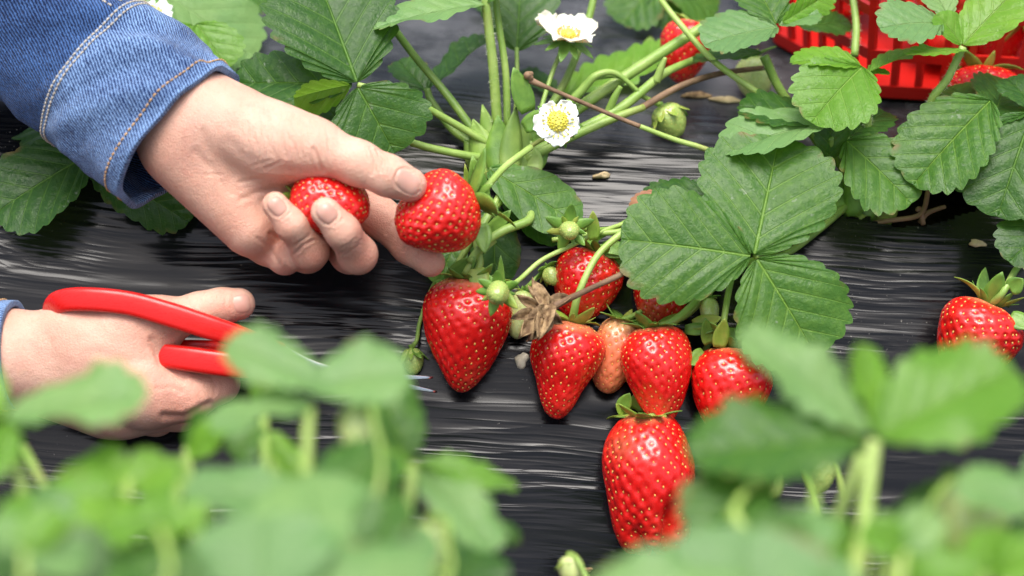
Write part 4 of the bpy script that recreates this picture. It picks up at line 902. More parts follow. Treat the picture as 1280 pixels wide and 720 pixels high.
LF(s, (460, -20, -6), (420, -90, -8), 90, (0, 0.8, 0.6), 'leaf_dark', teeth=8)
s = stalk(A, [(598, 184, -14), (566, 162, -20), (540, 128, -28), (534, 112, -30)], [6, 5, 4.5], 'stem_dark')
LF(s, (534, 113, -30), (614, 50, -60), 66, (-0.35, 0.8, 0.35), 'leaf_dark', fold=0.45, curl=-0.05, teeth=9)
LF(s, (532, 113, -30), (498, 70, -40), 50, (0, 0.7, 0.7), 'leaf_dark', teeth=7)
s = stalk(A, [(604, 198, -8), (560, 190, -2), (520, 180, 2), (470, 160, 6)], [5.5, 5, 5], 'stem')
LF(s, (470, 160, 6), (380, 150, 0), 80, (0, 0.6, 0.8), 'leaf_dark', teeth=8)
# the long stalks leaning to the right
stalk(A, [(650, 190, -14), (700, 152, -20), (760, 110, -24), (830, 64, -30), (885, 30, -36)], [8, 7.5, 7, 6.5], 'stem', hairs=160)
stalk(A, [(654, 196, -8), (720, 165, -10), (780, 132, -14), (830, 92, -24), (880, 70, -40)], [7, 7, 5.5, 4.5], 'stem')
stalk(A, [(758, 146, -14), (768, 122, -10), (776, 108, -8)], [5.5, 4.5, 3], 'stem', name='side_shoot')
stalk(A, [(820, 102, -20), (826, 86, -18), (832, 72, -16)], [5.5, 4.5, 2.5], 'stem', name='side_shoot')
stalk(A, [(700, 142, -16), (728, 112, -14), (746, 94, -12), (770, 92, -14), (800, 116, -16)], [6, 5.5, 4, 2.6], 'stem', name='side_shoot')
stalk(A, [(656, 200, -8), (720, 168, -8), (772, 146, -10), (805, 134, -14)], [6.5, 6, 4.5], 'stem')
stalk(A, [(800, 136, -14), (850, 108, -20), (900, 92, -30), (960, 84, -44)], [4.5, 4, 3.2], 'stem_dry', name='dry_stalk')
stalk(A, [(662, 100, 2), (690, 112, 2), (770, 146, 0), (800, 158, 0)], [4.5, 2.8, 2.8, 3.2], 'stem_dry', name='dry_stalk')
stalk(A, [(800, 158, 0), (842, 174, -2), (886, 188, -4), (940, 214, -10)], [3.2, 3.6, 3.6], 'stem_pale')
stalk(A, [(658, 184, -20), (690, 130, -30), (712, 90, -38), (734, 30, -44), (746, -20, -46)], [5, 5, 4.6], 'stem', hairs=180)
stalk(A, [(664, 98, 3), (659, 94, 5), (665, 92, 3)], [4, 5, 3], 'stem_dry', name='dry_stalk')
s = stalk(A, [(660, 190, -26), (690, 140, -44), (702, 118, -52)], [3.5, 3, 3], 'stem_dark')
LF(s, (700, 120, -52), (846, 58, -86), 72, (-0.1, 0.72, 0.66), 'leaf_young', fold=0.3, curl=0.02, teeth=10)
LF(s, (698, 120, -52), (650, 82, -66), 36, (0, 0.7, 0.7), 'leaf_dark', teeth=8)
s = stalk(A, [(640, 205, -4), (622, 208, 2), (612, 212, 6)], [3, 3, 2.6], 'stem_dark')
LF(s, (610, 211, 6), (724, 276, 16), 82, (0.05, 0.45, 0.9), 'leaf', fold=0.06, curl=0.08, teeth=7, depth=0.014, wave=0.02)
s = stalk(A, [(632, 214, -8), (628, 226, -8), (630, 240, -8)], [3, 3, 2.5], 'stem_dark')
LF(s, (628, 248, -2), (706, 298, 4), 58, (0.1, 0.6, 0.8), 'leaf_dark', fold=0.1, curl=0.05, teeth=7, depth=0.012)
LF(s, (615, 256, -4), (622, 352, 6), 66, (0.25, 0.1, 0.95), 'leaf_dark', fold=0.12, teeth=7, depth=0.012)
LF(s, (570, 300, 4), (548, 352, 12), 60, (0, 0.3, 0.95), 'leaf', fold=0.15, teeth=6, depth=0.03)
for i, (bx, by, tx, ty, wd, hh, mt) in enumerate([(604, 260, 590, 194, 24, 40, 'sepal'), (588, 262, 580, 204, 10, 34, 'sepal_y'), (606, 300, 640, 262, 20, 20, 'sepal'), (596, 336, 604, 372, 26, 36, 'sepal_y'), (626, 372, 626, 318, 10, 36, 'sepal'), (560, 352, 596, 320, 24, 26, 'sepal'), (602, 280, 606, 318, 22, 30, 'sepal'), (660, 140, 640, 84, 28, 4, 'sepal'), (655, 160, 690, 138, 24, 8, 'sepal')]):
    b, t = C(bx, by, hh - 4), C(tx, ty, hh); L = np.linalg.norm(t - b); V, F = lance_geo(b, t - b, cv(0.2 * (i % 2), 0.2, 1), L, wd * PX, curl=0.2, fold=0.25, seed=i + 40); V, F = thick(V, F, 0.0004); mesh_obj('bract', V, F, M[mt], A)
# fruiting truss from the crown down to the fruit
stalk(A, [(640, 206, -4), (634, 236, 4), (610, 270, 14), (590, 300, 18), (572, 330, 20)], [5.5, 5.5, 5, 4], 'stem', name='fruit_truss')
stalk(A, [(664, 262, 10), (660, 276, 18), (630, 288, 22), (604, 306, 24), (586, 328, 26)], [5, 6, 5.5, 5], 'stem', name='fruit_truss')
stalk(A, [(618, 300, 20), (596, 318, 24), (580, 344, 26)], [4.5, 4.5, 4], 'stem_pale', name='fruit_truss')
stalk(A, [(650, 226, -2), (676, 252, 6), (700, 280, 12)], [4, 3.5, 3], 'stem_dark', name='fruit_truss')

# -- plant at right of centre
B = plant(C(1075, 262, -24), 'strawberry plant with large toothed leaves right of the fruit cluster')
V, F = tube_geo(px_path([(1072, 276, -26), (1070, 250, -20), (1068, 222, -18)]), np.array([24, 26, 16]) * PX, 14, 6); mesh_obj('crown', V, F, M['stem_dark'], B)
for i, (bx, by, tx, ty, wd, hh, mt) in enumerate([(1062, 272, 1048, 212, 30, 8, 'sepal'), (1080, 274, 1092, 214, 32, 10, 'sepal'), (1052, 264, 1036, 226, 26, 4, 'sepal_y'), (1098, 280, 1116, 236, 34, 2, 'sepal_y'), (1068, 270, 1068, 196, 26, 14, 'sepal'), (1040, 250, 1110, 246, 36, 12, 'sepal'), (1060, 292, 1034, 300, 26, 6, 'rust'), (1064, 288, 1090, 296, 22, 4, 'dry'), (1104, 230, 1118, 258, 22, 14, 'rust'), (1100, 236, 1110, 226, 14, 14, 'rust'), (1058, 284, 1084, 270, 24, 8, 'sepal_y')]):
    b, t = C(bx, by, hh - 22), C(tx, ty, hh - 20); L = np.linalg.norm(t - b); V, F = lance_geo(b, t - b, cv(0.2 * (i % 3 - 1), 0.3, 1), L, wd * PX, curl=0.3, fold=-0.3 if i < 6 else 0.4, wob=0.04 if i < 6 else 0.2, seed=i + 70); V, F = thick(V, F, 0.0006); mesh_obj('bract', V, F, M[mt], B)
s = stalk(B, [(1066, 250, -14), (1020, 290, 4), (980, 318, 26), (944, 320, 40)], [5, 4.5, 4], 'stem_dark')
LF(s, (943, 318, 41), (975, 168, 22), 178, (-0.05, 0.30, 0.95), 'leaf', fold=0.10, curl=0.07, teeth=10, depth=0.044, edge=-0.05, res=6, across=14)
LF(s, (938, 320, 42), (778, 294, 46), 152, (-0.05, 0.30, 0.95), 'leaf', fold=0.10, curl=0.10, teeth=10, depth=0.044, edge=-0.1, res=6, across=14)
LF(s, (946, 324, 41), (1024, 442, 50), 158, (0.05, 0.25, 0.95), 'leaf', fold=0.12, curl=0.12, teeth=10, depth=0.046, edge=-0.05, res=6, across=14)
s = stalk(B, [(1060, 232, -12), (1052, 210, -4), (1040, 190, 6), (1038, 172, 12)], [5, 4.5, 4], 'stem_dark')
LF(s, (1046, 152, 14), (902, 172, 22), 96, (-0.05, 0.82, 0.55), 'leaf_pale', fold=0.42, curl=0.16, teeth=9, depth=0.045)
LF(s, (1042, 160, 10), (926, 122, 2), 78, (0.1, 0.78, 0.6), 'leaf_dark', fold=0.2, curl=0.1, teeth=9)
LF(s, (1036, 200, 8), (1042, 150, 16), 50, (0.3, 0.2, 0.9), 'leaf_dark', fold=0.25, teeth=7)
s = stalk(B, [(1070, 230, -10), (1066, 200, 0), (1058, 172, 8)], [5, 4.5, 4], 'stem_dark')
LF(s, (1058, 176, 10), (1142, 248, 26), 112, (-0.10, 0.55, 0.83), 'leaf', fold=0.22, curl=0.12, teeth=9, depth=0.055)
LF(s, (1062, 172, 8), (1108, 130, -10), 56, (0, 0.7, 0.7), 'leaf_dark', teeth=8)
s = stalk(B, [(1076, 240, -14), (1082, 200, -6), (1084, 150, 2), (1082, 96, 10)], [6, 6, 5.5], 'stem_dark', hairs=420)
LF(s, (1078, 84, 14), (1018, 138, 34), 116, (0.0, 0.55, 0.83), 'leaf_young', fold=0.32, curl=0.22, teeth=9, depth=0.055)
LF(s, (1076, 84, 12), (992, 62, 10), 64, (-0.1, 0.85, 0.5), 'leaf_young', fold=0.35, curl=0.2, teeth=9)
LF(s, (1086, 90, 12), (1146, 60, 4), 44, (0.0, 0.95, 0.25), 'leaf_young', fold=0.35, curl=0.05, teeth=8)
LF(s, (1086, 92, 10), (1112, 88, 10), 18, (0.0, 0.8, 0.5), 'leaf_young', fold=0.3, teeth=5)
s = stalk(B, [(1060, 220, -20), (1052, 150, -22), (1046, 110, -20)], [4, 3.5, 3], 'stem_dark', hairs=120)
stalk(B, [(1068, 70, -30), (1070, 30, -34), (1062, -30, -40)], [5, 4.6, 4.2], 'stem', hairs=160)
s = stalk(B, [(1060, 236, -26), (1010, 160, -24), (975, 112, -22), (955, 70, -18)], [6, 5.5, 6], 'stem_dark', hairs=120)
LF(s, (972, 34, -10), (880, 46, 0), 92, (-0.08, 0.75, 0.65), 'leaf_pale', fold=0.28, curl=0.12, teeth=10, depth=0.045)
LF(s, (970, 30, -12), (938, -40, -30), 76, (0.05, 0.6, 0.8), 'leaf', fold=0.2, teeth=9)
LF(s, (974, 32, -12), (1024, 14, -14), 54, (0.1, 0.8, 0.6), 'leaf_pale', fold=0.35, curl=0.05, teeth=9)
LF(s, (978, 28, -10), (1046, -12, -18), 40, (-0.1, -0.3, 0.9), 'leaf_young', fold=0.35, teeth=9)
LF(s, (952, 66, -22), (866, 66, -26), 46, (0, 0.85, 0.5), 'leaf_dark', fold=0.1, curl=0.1, teeth=9)
LF(s, (1000, 34, -40), (1064, 22, -50), 44, (0, 0.6, 0.8), 'leaf_dark', fold=0.1, curl=0.1, teeth=9)
stalk(B, [(826, 0, -30), (850, 30, -24), (892, 76, -20), (950, 118, -18), (1010, 160, -22)], [4, 4, 4.2, 4.4], 'stem_pale')
LF(stalk(B, [(900, 262, 4), (890, 250, 8), (884, 242, 10)], [3, 2.5, 2.5], 'stem_dark'), (890, 244, 10), (800, 246, 4), 62, (0, 0.6, 0.8), 'leaf_dark', fold=0.1, curl=0.1, teeth=9)
b_ = stalk(B, [(836, 248, 8), (826, 246, 9), (820, 246, 10)], [2.5, 2.5, 2.5], 'stem_dry', name='withered_tip')
LF(b_, (822, 240, 10), (790, 262, 12), 30, (-0.1, 0.5, 0.86), 'rust', fold=0.15, curl=0.2, teeth=7, name='brown_leaf_edge')
# truss carrying the fruit cluster under the big leaf
stalk(B, [(1050, 260, -14), (990, 300, 0), (930, 330, 10), (880, 330, 12), (800, 270, 10)], [5, 5, 4.5, 4], 'stem', name='fruit_truss')
stalk(B, [(812, 270, 14), (780, 288, 18), (744, 292, 18), (690, 300, 18)], [4, 4, 3.5, 3], 'stem_pale', name='fruit_truss')
stalk(B, [(930, 330, 10), (895, 356, 10), (862, 390, 14), (838, 404, 20)], [5, 5, 4.5], 'stem_pale', name='fruit_truss')
for i, (bx, by, tx, ty, wd, hh) in enumerate([(742, 300, 740, 262, 16, 26), (752, 310, 792, 318, 24, 14), (768, 322, 800, 346, 24, 10), (866, 406, 904, 398, 18, 22), (856, 412, 900, 412, 16, 22), (886, 430, 880, 396, 18, 24), (898, 434, 906, 396, 20, 30), (880, 440, 862, 458, 20, 26), (776, 512, 788, 490, 18, 26), (782, 520, 768, 504, 12, 24), (794, 512, 808, 486, 24, 22), (890, 420, 940, 424, 24, 10)]):
    b, t = C(bx, by, hh), C(tx, ty, hh + 4); L = np.linalg.norm(t - b); V, F = lance_geo(b, t - b, cv(0.1, 0.3, 1), L, wd * PX, curl=0.3, fold=0.25, seed=i + 140); V, F = thick(V, F, 0.0004); mesh_obj('bract', V, F, M['sepal' if i % 3 else 'sepal_y'], B)
for pts in ([(1060, 284, -14), (1110, 276, -10), (1150, 268, -6), (1160, 240, 0), (1164, 232, 2)], [(1150, 278, -12), (1160, 266, -8), (1182, 258, -4)], [(1154, 280, -10), (1150, 262, -6), (1146, 262, -4)]):
    stalk(B, pts, [3.4, 3, 3.4, 2.4], 'stem_dry', name='dry_stalk')

# -- plant at the right edge
Cn = plant(C(1330, 215, -20), 'strawberry plant at the right edge with dark leaves before the basket')
V, F = tube_geo(px_path([(1330, 235, -26), (1330, 210, -18), (1328, 190, -16)]), np.array([22, 24, 16]) * PX, 14, 6); mesh_obj('crown', V, F, M['stem_dark'], Cn)
s = stalk(Cn, [(1320, 200, -10), (1280, 170, -4), (1240, 140, 8), (1228, 136, 12)], [4.5, 4, 4], 'stem')
LF(s, (1238, 126, 12), (1142, 222, 28), 122, (-0.05, 0.55, 0.83), 'leaf', fold=0.30, curl=0.12, teeth=11, depth=0.04)
LF(s, (1232, 146, 6), (1188, 98, -18), 84, (0.1, 0.5, 0.85), 'leaf', fold=0.12, teeth=9)
LF(s, (1244, 140, 4), (1262, 92, -16), 84, (0.0, 0.45, 0.88), 'leaf', fold=0.12, teeth=9)
s = stalk(Cn, [(1330, 195, -10), (1310, 160, 4), (1290, 140, 14)], [5, 4.5, 4], 'stem')
LF(s, (1290, 142, 16), (1248, 262, 36), 150, (-0.15, 0.45, 0.88), 'leaf_dark', fold=0.16, curl=0.14, teeth=10, depth=0.04)
LF(s, (1294, 140, 16), (1216, 150, 6), 46, (0, 0.85, 0.5), 'leaf_dark', fold=0.2, curl=0.1, teeth=9)
LF(s, (1296, 138, 14), (1262, 92, 4), 62, (0.2, 0.5, 0.85), 'leaf_dark', fold=0.2, teeth=9)
s = stalk(Cn, [(1330, 205, -4), (1330, 240, 14), (1316, 268, 22)], [4, 4, 4], 'stem')
LF(s, (1330, 262, 24), (1262, 322, 36), 90, (-0.1, 0.5, 0.86), 'leaf_dark', fold=0.16, curl=0.1, teeth=9, depth=0.045)
s = stalk(Cn, [(1340, 210, -30), (1260, 200, -34), (1205, 205, -30), (1165, 208, -30)], [4, 4, 4], 'stem')
s = stalk(Cn, [(1310, 190, -26), (1240, 170, -16), (1166, 136, 2), (1186, 96, 10), (1204, 58, 14)], [5, 5.5, 5.5, 5, 5], 'stem', hairs=420)
LF(s, (1204, 56, 14), (1276, -22, 10), 84, (-0.5, 0.2, 0.85), 'leaf_young', fold=0.2, curl=0.05, teeth=8, depth=0.03)
LF(s, (1202, 56, 14), (1176, 14, 14), 54, (0.5, 0.3, 0.8), 'leaf_young', fold=0.15, teeth=7, depth=0.02)
LF(s, (1210, 64, 16), (1134, 60, 26), 36, (0, 0.9, 0.4), 'leaf_young', fold=0.15, curl=0.1, teeth=8)
LF(s, (1178, 30, 14), (1106, 22, 26), 84, (-0.05, 0.65, 0.75), 'leaf_pale', fold=0.2, curl=0.2, teeth=9, depth=0.06)
LF(s, (1186, 22, 6), (1160, -30, -6), 50, (0, 0.7, 0.7), 'leaf_pale', fold=0.2, teeth=8)
for i, (bx, by, tx, ty, wd) in enumerate([(1262, 362, 1280, 348, 22), (1262, 396, 1290, 412, 24)]):
    b, t = C(bx, by, 30), C(tx, ty, 34); L = np.linalg.norm(t - b); V, F = lance_geo(b, t - b, cv(0.1, 0.3, 1), L, wd * PX, curl=0.3, fold=0.25, seed=i + 170); V, F = thick(V, F, 0.0004); mesh_obj('bract', V, F, M['sepal'], Cn)

# -- plant behind the sleeve
Dn = plant(C(150, 130, -90), 'strawberry plant behind the denim sleeve at the left edge')
V, F = tube_geo(px_path([(150, 150, -90), (150, 130, -80), (152, 110, -74)]), np.array([22, 24, 16]) * PX, 14, 6); mesh_obj('crown', V, F, M['stem_dark'], Dn)
s = stalk(Dn, [(150, 130, -70), (135, 160, -30), (122, 186, 0)], [4, 4, 3.5], 'stem')
LF(s, (114, 192, 4), (-14, 262, 18), 128, (0.1, 0.55, 0.83), 'leaf_dark', fold=0.18, curl=0.1, teeth=10, depth=0.03)
LF(s, (112, 205, 0), (236, 270, 8), 92, (0.05, 0.6, 0.8), 'leaf_dark', fold=0.12, curl=0.1, teeth=10, depth=0.03)
LF(s, (118, 180, 0), (20, 140, -20), 70, (0, 0.6, 0.8), 'leaf_dark', fold=0.15, teeth=9)
s = stalk(Dn, [(152, 120, -70), (190, 60, -60), (214, 10, -56)], [4, 4, 3.5], 'stem')
LF(s, (206, -8, -60), (318, 66, -60), 136, (-0.05, 0.7, 0.7), 'leaf_pale', fold=0.06, curl=0.08, teeth=9)
LF(s, (204, -10, -70), (330, -8, -90), 80, (0, 0.75, 0.65), 'leaf', fold=0.1, teeth=9)
LF(s, (200, -4, -50), (150, 10, -50), 60, (0, 0.75, 0.65), 'leaf_young', fold=0.1, teeth=9)
s = stalk(Dn, [(155, 125, -70), (210, 90, -60), (240, 40, -44)], [3.5, 3.5, 3], 'stem')
LF(s, (246, 30, -42), (284, 82, -34), 74, (-0.1, 0.65, 0.75), 'leaf_young', fold=0.2, curl=0.1, teeth=8)
LF(s, (242, 32, -42), (206, 70, -40), 60, (0, 0.65, 0.75), 'leaf_young', fold=0.2, teeth=8)

# -- leaves of the row beyond
K = plant(C(820, -20, -150), 'blurred strawberry plant at the top edge beyond the picked row')
V, F = tube_geo(px_path([(815, -40, -170), (816, -52, -150), (818, -60, -140)]), np.array([16, 18, 12]) * PX, 12, 5); mesh_obj('crown', V, F, M['stem_dark'], K)
s = stalk(K, [(818, -50, -150), (822, -34, -130), (820, -22, -120)], [4, 3.5, 3], 'stem')
LF(s, (822, -24, -120), (776, 26, -112), 86, (0, 0.7, 0.7), 'leaf', fold=0.06, curl=0.1, teeth=9)
LF(s, (828, -22, -120), (898, 12, -118), 76, (0, 0.72, 0.7), 'leaf', fold=0.08, curl=0.1, teeth=9)
LF(s, (826, -24, -120), (850, 32, -112), 66, (0, 0.7, 0.7), 'leaf_dark', fold=0.08, teeth=9)
s = stalk(K, [(818, -50, -150), (700, -40, -140), (640, -30, -130)], [4, 3.5, 3], 'stem')
for bx, tx, ty in ((640, 600, 10), (480, 440, -4), (330, 360, 14)):
    s = stalk(K, [(818, -50, -150), ((818 + bx) / 2, -70, -140), (bx, -30, -130)], [4, 3.5, 3], 'stem')
    LF(s, (bx, -30, -130), (tx, ty, -124), 70, (0, 0.7, 0.7), 'leaf', fold=0.1, teeth=8)

# ------------------------------------------------------------------ foreground plants on the near bed
FKW = dict(res=4, across=9, bulge=0.02, depth=0.05, wave=0.06)
def fore(crown, label):
    p = plant(crown, label); V, F = tube_geo([crown + (0, 0, -0.02), crown + (0, 0, 0.006), crown + (0, 0, 0.024)], [0.010, 0.011, 0.006], 12, 5); mesh_obj('crown', V, F, M['stem_dark'], p); return p
def cr(c, dx=0, dy=0): return np.array(c) + np.array([dx, dy, 0.01])
E = fore(cE, 'blurred strawberry plant filling the lower left foreground')
s = stalk(E, [cr(cE, -.01), (60, 760, 370), (30, 620, 350), (12, 530, 345)], [7, 7, 6], 'stem_pale')
LF(s, (8, 520, 345), (178, 482, 350), 100, (0.0, 0.78, 0.6), 'leaf_pale', fold=0.25, curl=0.10, teeth=8, **FKW)
LF(s, (4, 520, 345), (-70, 440, 340), 80, (0.0, 0.7, 0.7), 'leaf_young', fold=0.2, teeth=8, **FKW)
LF(s, (14, 526, 345), (-10, 590, 360), 50, (0.3, 0.6, 0.7), 'leaf_young', fold=0.3, teeth=8, **FKW)
s = stalk(E, [cr(cE), (384, 760, 370), (382, 620, 345), (386, 510, 335)], [9, 8, 7], 'stem_pale')
LF(s, (405, 484, 335), (284, 422, 335), 78, (-0.1, 0.66, 0.74), 'leaf_pale', fold=0.20, curl=0.12, teeth=8, **FKW)
LF(s, (384, 484, 335), (510, 458, 335), 100, (0.1, 0.68, 0.7), 'leaf_pale', fold=0.28, curl=0.10, teeth=8, **FKW)
LF(s, (390, 506, 335), (262, 516, 345), 76, (-0.05, 0.85, 0.5), 'leaf_pale', fold=0.25, curl=0.15, teeth=8, **FKW)
s = stalk(E, [cr(cE, -.01), (170, 760, 380), (158, 660, 360), (160, 600, 350)], [7, 6, 6], 'stem_pale')
LF(s, (160, 606, 350), (70, 580, 345), 70, (0.0, 0.75, 0.65), 'leaf_young', fold=0.25, curl=0.2, teeth=8, **FKW)
LF(s, (156, 606, 350), (112, 566, 344), 64, (-0.1, 0.6, 0.8), 'leaf_young', fold=0.3, curl=0.1, teeth=8, **FKW)
LF(s, (162, 610, 352), (212, 574, 345), 70, (0.1, 0.7, 0.7), 'leaf_young', fold=0.3, curl=0.1, teeth=8, **FKW)
LF(s, (150, 614, 360), (4, 640, 365), 90, (0.0, 0.75, 0.65), 'leaf_young', fold=0.2, curl=0.12, teeth=8, **FKW)
LF(s, (152, 620, 360), (104, 688, 380), 104, (0.0, 0.6, 0.8), 'leaf_young', fold=0.25, curl=0.1, teeth=8, **FKW)
s = stalk(E, [cr(cE), (500, 770, 370), (508, 660, 330), (516, 582, 300)], [8, 7, 7], 'stem_pale')
LF(s, (520, 578, 300), (646, 594, 305), 46, (0.0, 0.85, 0.5), 'leaf_young', fold=0.3, curl=0.18, teeth=8, **FKW)
LF(s, (520, 584, 300), (622, 676, 325), 74, (0.1, 0.7, 0.7), 'leaf_pale', fold=0.18, curl=0.1, teeth=8, **FKW)
LF(s, (512, 576, 300), (470, 470, 295), 92, (0.25, 0.55, 0.8), 'leaf', fold=0.2, curl=0.1, teeth=8, **FKW)
s = stalk(E, [cr(cE, .01), (420, 800, 390), (400, 700, 375), (390, 640, 365)], [8, 8, 7], 'stem_pale')
LF(s, (384, 634, 365), (232, 598, 365), 104, (-0.05, 0.8, 0.6), 'leaf_pale', fold=0.18, curl=0.1, teeth=8, **FKW)
LF(s, (394, 634, 365), (488, 560, 350), 110, (0.05, 0.75, 0.65), 'leaf', fold=0.18, curl=0.06, teeth=8, **FKW)
LF(s, (390, 590, 362), (402, 676, 385), 170, (0.05, 0.7, 0.7), 'leaf_pale', fold=0.1, curl=0.1, teeth=9, **FKW)
s = stalk(E, [cr(cE, .01), (330, 860, 420), (320, 790, 415), (330, 740, 410)], [9, 8, 8], 'stem_pale')
LF(s, (330, 750, 410), (330, 640, 400), 180, (0.0, 0.75, 0.65), 'leaf_pale', fold=0.12, curl=0.1, teeth=9, **FKW)
LF(s, (340, 756, 410), (540, 700, 400), 130, (0.0, 0.75, 0.65), 'leaf_pale', fold=0.12, curl=0.1, teeth=9, **FKW)
LF(s, (320, 756, 410), (150, 700, 405), 120, (0.0, 0.75, 0.65), 'leaf', fold=0.15, curl=0.1, teeth=9, **FKW)
s = stalk(E, [cr(cE, -.02), (70, 860, 420), (60, 800, 410), (70, 760, 405)], [9, 8, 8], 'stem_pale')
LF(s, (80, 770, 405), (60, 660, 395), 150, (0.0, 0.75, 0.65), 'leaf_dark', fold=0.12, curl=0.1, teeth=9, **FKW)
LF(s, (60, 770, 405), (-60, 690, 400), 120, (0.0, 0.75, 0.65), 'leaf_dark', fold=0.12, teeth=9, **FKW)
LF(s, (84, 770, 405), (190, 694, 400), 110, (0.0, 0.75, 0.65), 'leaf', fold=0.12, teeth=9, **FKW)
s = stalk(E, [cr(cE, .03), (580, 820, 360), (570, 770, 350), (566, 740, 340)], [8, 7, 7], 'stem_pale')
LF(s, (560, 750, 340), (600, 680, 325), 110, (0.1, 0.7, 0.7), 'leaf_dark', fold=0.12, curl=0.1, teeth=9, **FKW)
stalk(E, [(566, 740, 340), (556, 712, 310), (550, 690, 290)], [5, 4, 4], 'stem_pale')
LF(s, (550, 690, 290), (650, 655, 280), 44, (0.2, 0.7, 0.6), 'leaf_dark', fold=0.2, teeth=8, **FKW)
for pts in ([cr(cE, -.02), (200, 780, 390), (214, 680, 340), (226, 580, 290)], [cr(cE, .0), (240, 790, 370), (246, 690, 320), (240, 620, 260)], [cr(cE, .0), (340, 780, 350), (334, 620, 300), (330, 520, 260)], [cr(cE, .0), (440, 720, 330), (448, 620, 320), (447, 566, 328)], [cr(cE, -.03), (120, 760, 350), (70, 640, 300), (30, 560, 240)], [cr(cE, .02), (540, 770, 350), (540, 710, 335)]):
    stalk(E, pts, [7, 6, 6], 'stem_dark' if pts[1][0] in (240,) else 'stem')
for (bx, by, tx, ty, hh, wd, mt) in ((236, 572, 282, 522, 290, 46, 'leaf_young'), (228, 572, 180, 620, 300, 50, 'leaf_young'), (232, 560, 262, 520, 280, 46, 'leaf'), (332, 540, 372, 596, 270, 46, 'leaf_young'), (328, 530, 292, 570, 270, 50, 'leaf'), (212, 660, 190, 720, 340, 60, 'leaf_young'), (330, 520, 330, 470, 262, 34, 'leaf_young'), (450, 560, 420, 620, 320, 60, 'leaf_young')):
    s = stalk(E, [cr(cE), (bx + 10, by + 150, hh + 40), (bx + 4, by + 40, hh + 6), (bx, by, hh)], [4.5, 4, 3.5], 'stem')
    LF(s, (bx, by, hh), (tx, ty, hh + 6), wd, (0.1, 0.65, 0.75), mt, fold=0.25, curl=0.1, teeth=7, **FKW)
Fp = fore(cF, 'blurred strawberry plant filling the lower right foreground')
s = stalk(Fp, [cr(cF), (1075, 780, 370), (1080, 660, 350), (1092, 552, 340)], [12, 11, 9], 'stem_pale')
LF(s, (1096, 546, 340), (1268, 452, 338), 150, (0.15, 0.72, 0.66), 'leaf_young', fold=0.32, curl=0.12, teeth=9, **FKW)
LF(s, (1086, 540, 340), (934, 408, 335), 88, (0.1, 0.62, 0.78), 'leaf_pale', fold=0.22, curl=0.08, teeth=9, **FKW)
LF(s, (1082, 546, 340), (862, 560, 350), 128, (-0.05, 0.72, 0.68), 'leaf', fold=0.2, curl=0.06, teeth=9, **FKW)
LF(s, (1090, 540, 338), (1080, 430, 328), 60, (0.6, 0.4, 0.7), 'leaf_young', fold=0.35, curl=0.02, teeth=9, **FKW)
s = stalk(Fp, [cr(cF, -.01), (1000, 790, 380), (950, 700, 370), (915, 640, 362)], [10, 9, 8], 'stem_pale')
stalk(Fp, [(915, 640, 362), (935, 612, 352), (960, 600, 345), (948, 580, 342), (930, 560, 340)], [5, 5, 4, 4], 'stem_pale')
LF(s, (960, 600, 345), (868, 660, 360), 110, (-0.2, 0.6, 0.75), 'leaf', fold=0.2, curl=0.1, teeth=9, **FKW)
LF(s, (930, 560, 340), (880, 520, 335), 50, (-0.2, 0.6, 0.75), 'leaf', fold=0.2, teeth=9, **FKW)
s = stalk(Fp, [cr(cF, -.01), (960, 860, 420), (930, 800, 415), (910, 760, 410)], [10, 9, 8], 'stem_pale')
LF(s, (960, 740, 410), (740, 730, 415), 120, (-0.05, 0.78, 0.62), 'leaf_pale', fold=0.12, curl=0.08, teeth=9, **FKW)
LF(s, (930, 770, 410), (935, 655, 400), 200, (0.0, 0.75, 0.65), 'leaf_pale', fold=0.12, curl=0.1, teeth=9, **FKW)
LF(s, (940, 770, 410), (1074, 716, 405), 110, (0.0, 0.75, 0.65), 'leaf_pale', fold=0.12, curl=0.1, teeth=9, **FKW)
s = stalk(Fp, [cr(cF), (1010, 780, 340), (1036, 680, 300), (1078, 570, 290)], [10, 9, 9], 'stem_pale')
s = stalk(Fp, [cr(cF, .02), (1240, 800, 380), (1290, 700, 370), (1300, 640, 360)], [9, 8, 8], 'stem_pale')
LF(s, (1300, 640, 360), (1200, 590, 352), 84, (0.0, 0.75, 0.65), 'leaf_pale', fold=0.15, curl=0.1, teeth=9, **FKW)
LF(s, (1306, 646, 360), (1330, 560, 350), 80, (0.0, 0.75, 0.65), 'leaf_pale', fold=0.15, teeth=9, **FKW)
LF(s, (1310, 650, 360), (1256, 720, 372), 80, (-0.3, 0.6, 0.7), 'leaf', fold=0.15, teeth=9, **FKW)
for (bx, by, tx, ty, hh, wd, mt) in ((1120, 640, 1210, 604, 320, 40, 'leaf_young'), (1100, 680, 1170, 640, 330, 70, 'leaf_dark'), (1150, 700, 1230, 690, 330, 60, 'leaf'), (1080, 700, 1030, 660, 340, 60, 'leaf_young'), (1120, 720, 1160, 690, 350, 80, 'leaf_young'), (1230, 640, 1180, 610, 300, 50, 'leaf_dark'), (1040, 640, 1000, 700, 300, 50, 'leaf_dark')):
    s = stalk(Fp, [cr(cF), (bx - 10, by + 150, hh + 40), (bx - 4, by + 40, hh + 6), (bx, by, hh)], [4.5, 4, 3.5], 'stem')
    LF(s, (bx, by, hh), (tx, ty, hh + 6), wd, (0.1, 0.6, 0.75), mt, fold=0.25, curl=0.1, teeth=7, **FKW)
for pts in ([cr(cF), (1120, 740, 350), (1130, 660, 330), (1190, 612, 326)], [cr(cF), (1160, 760, 350), (1200, 700, 338)]): stalk(Fp, pts, [8, 7, 6], 'stem_pale')

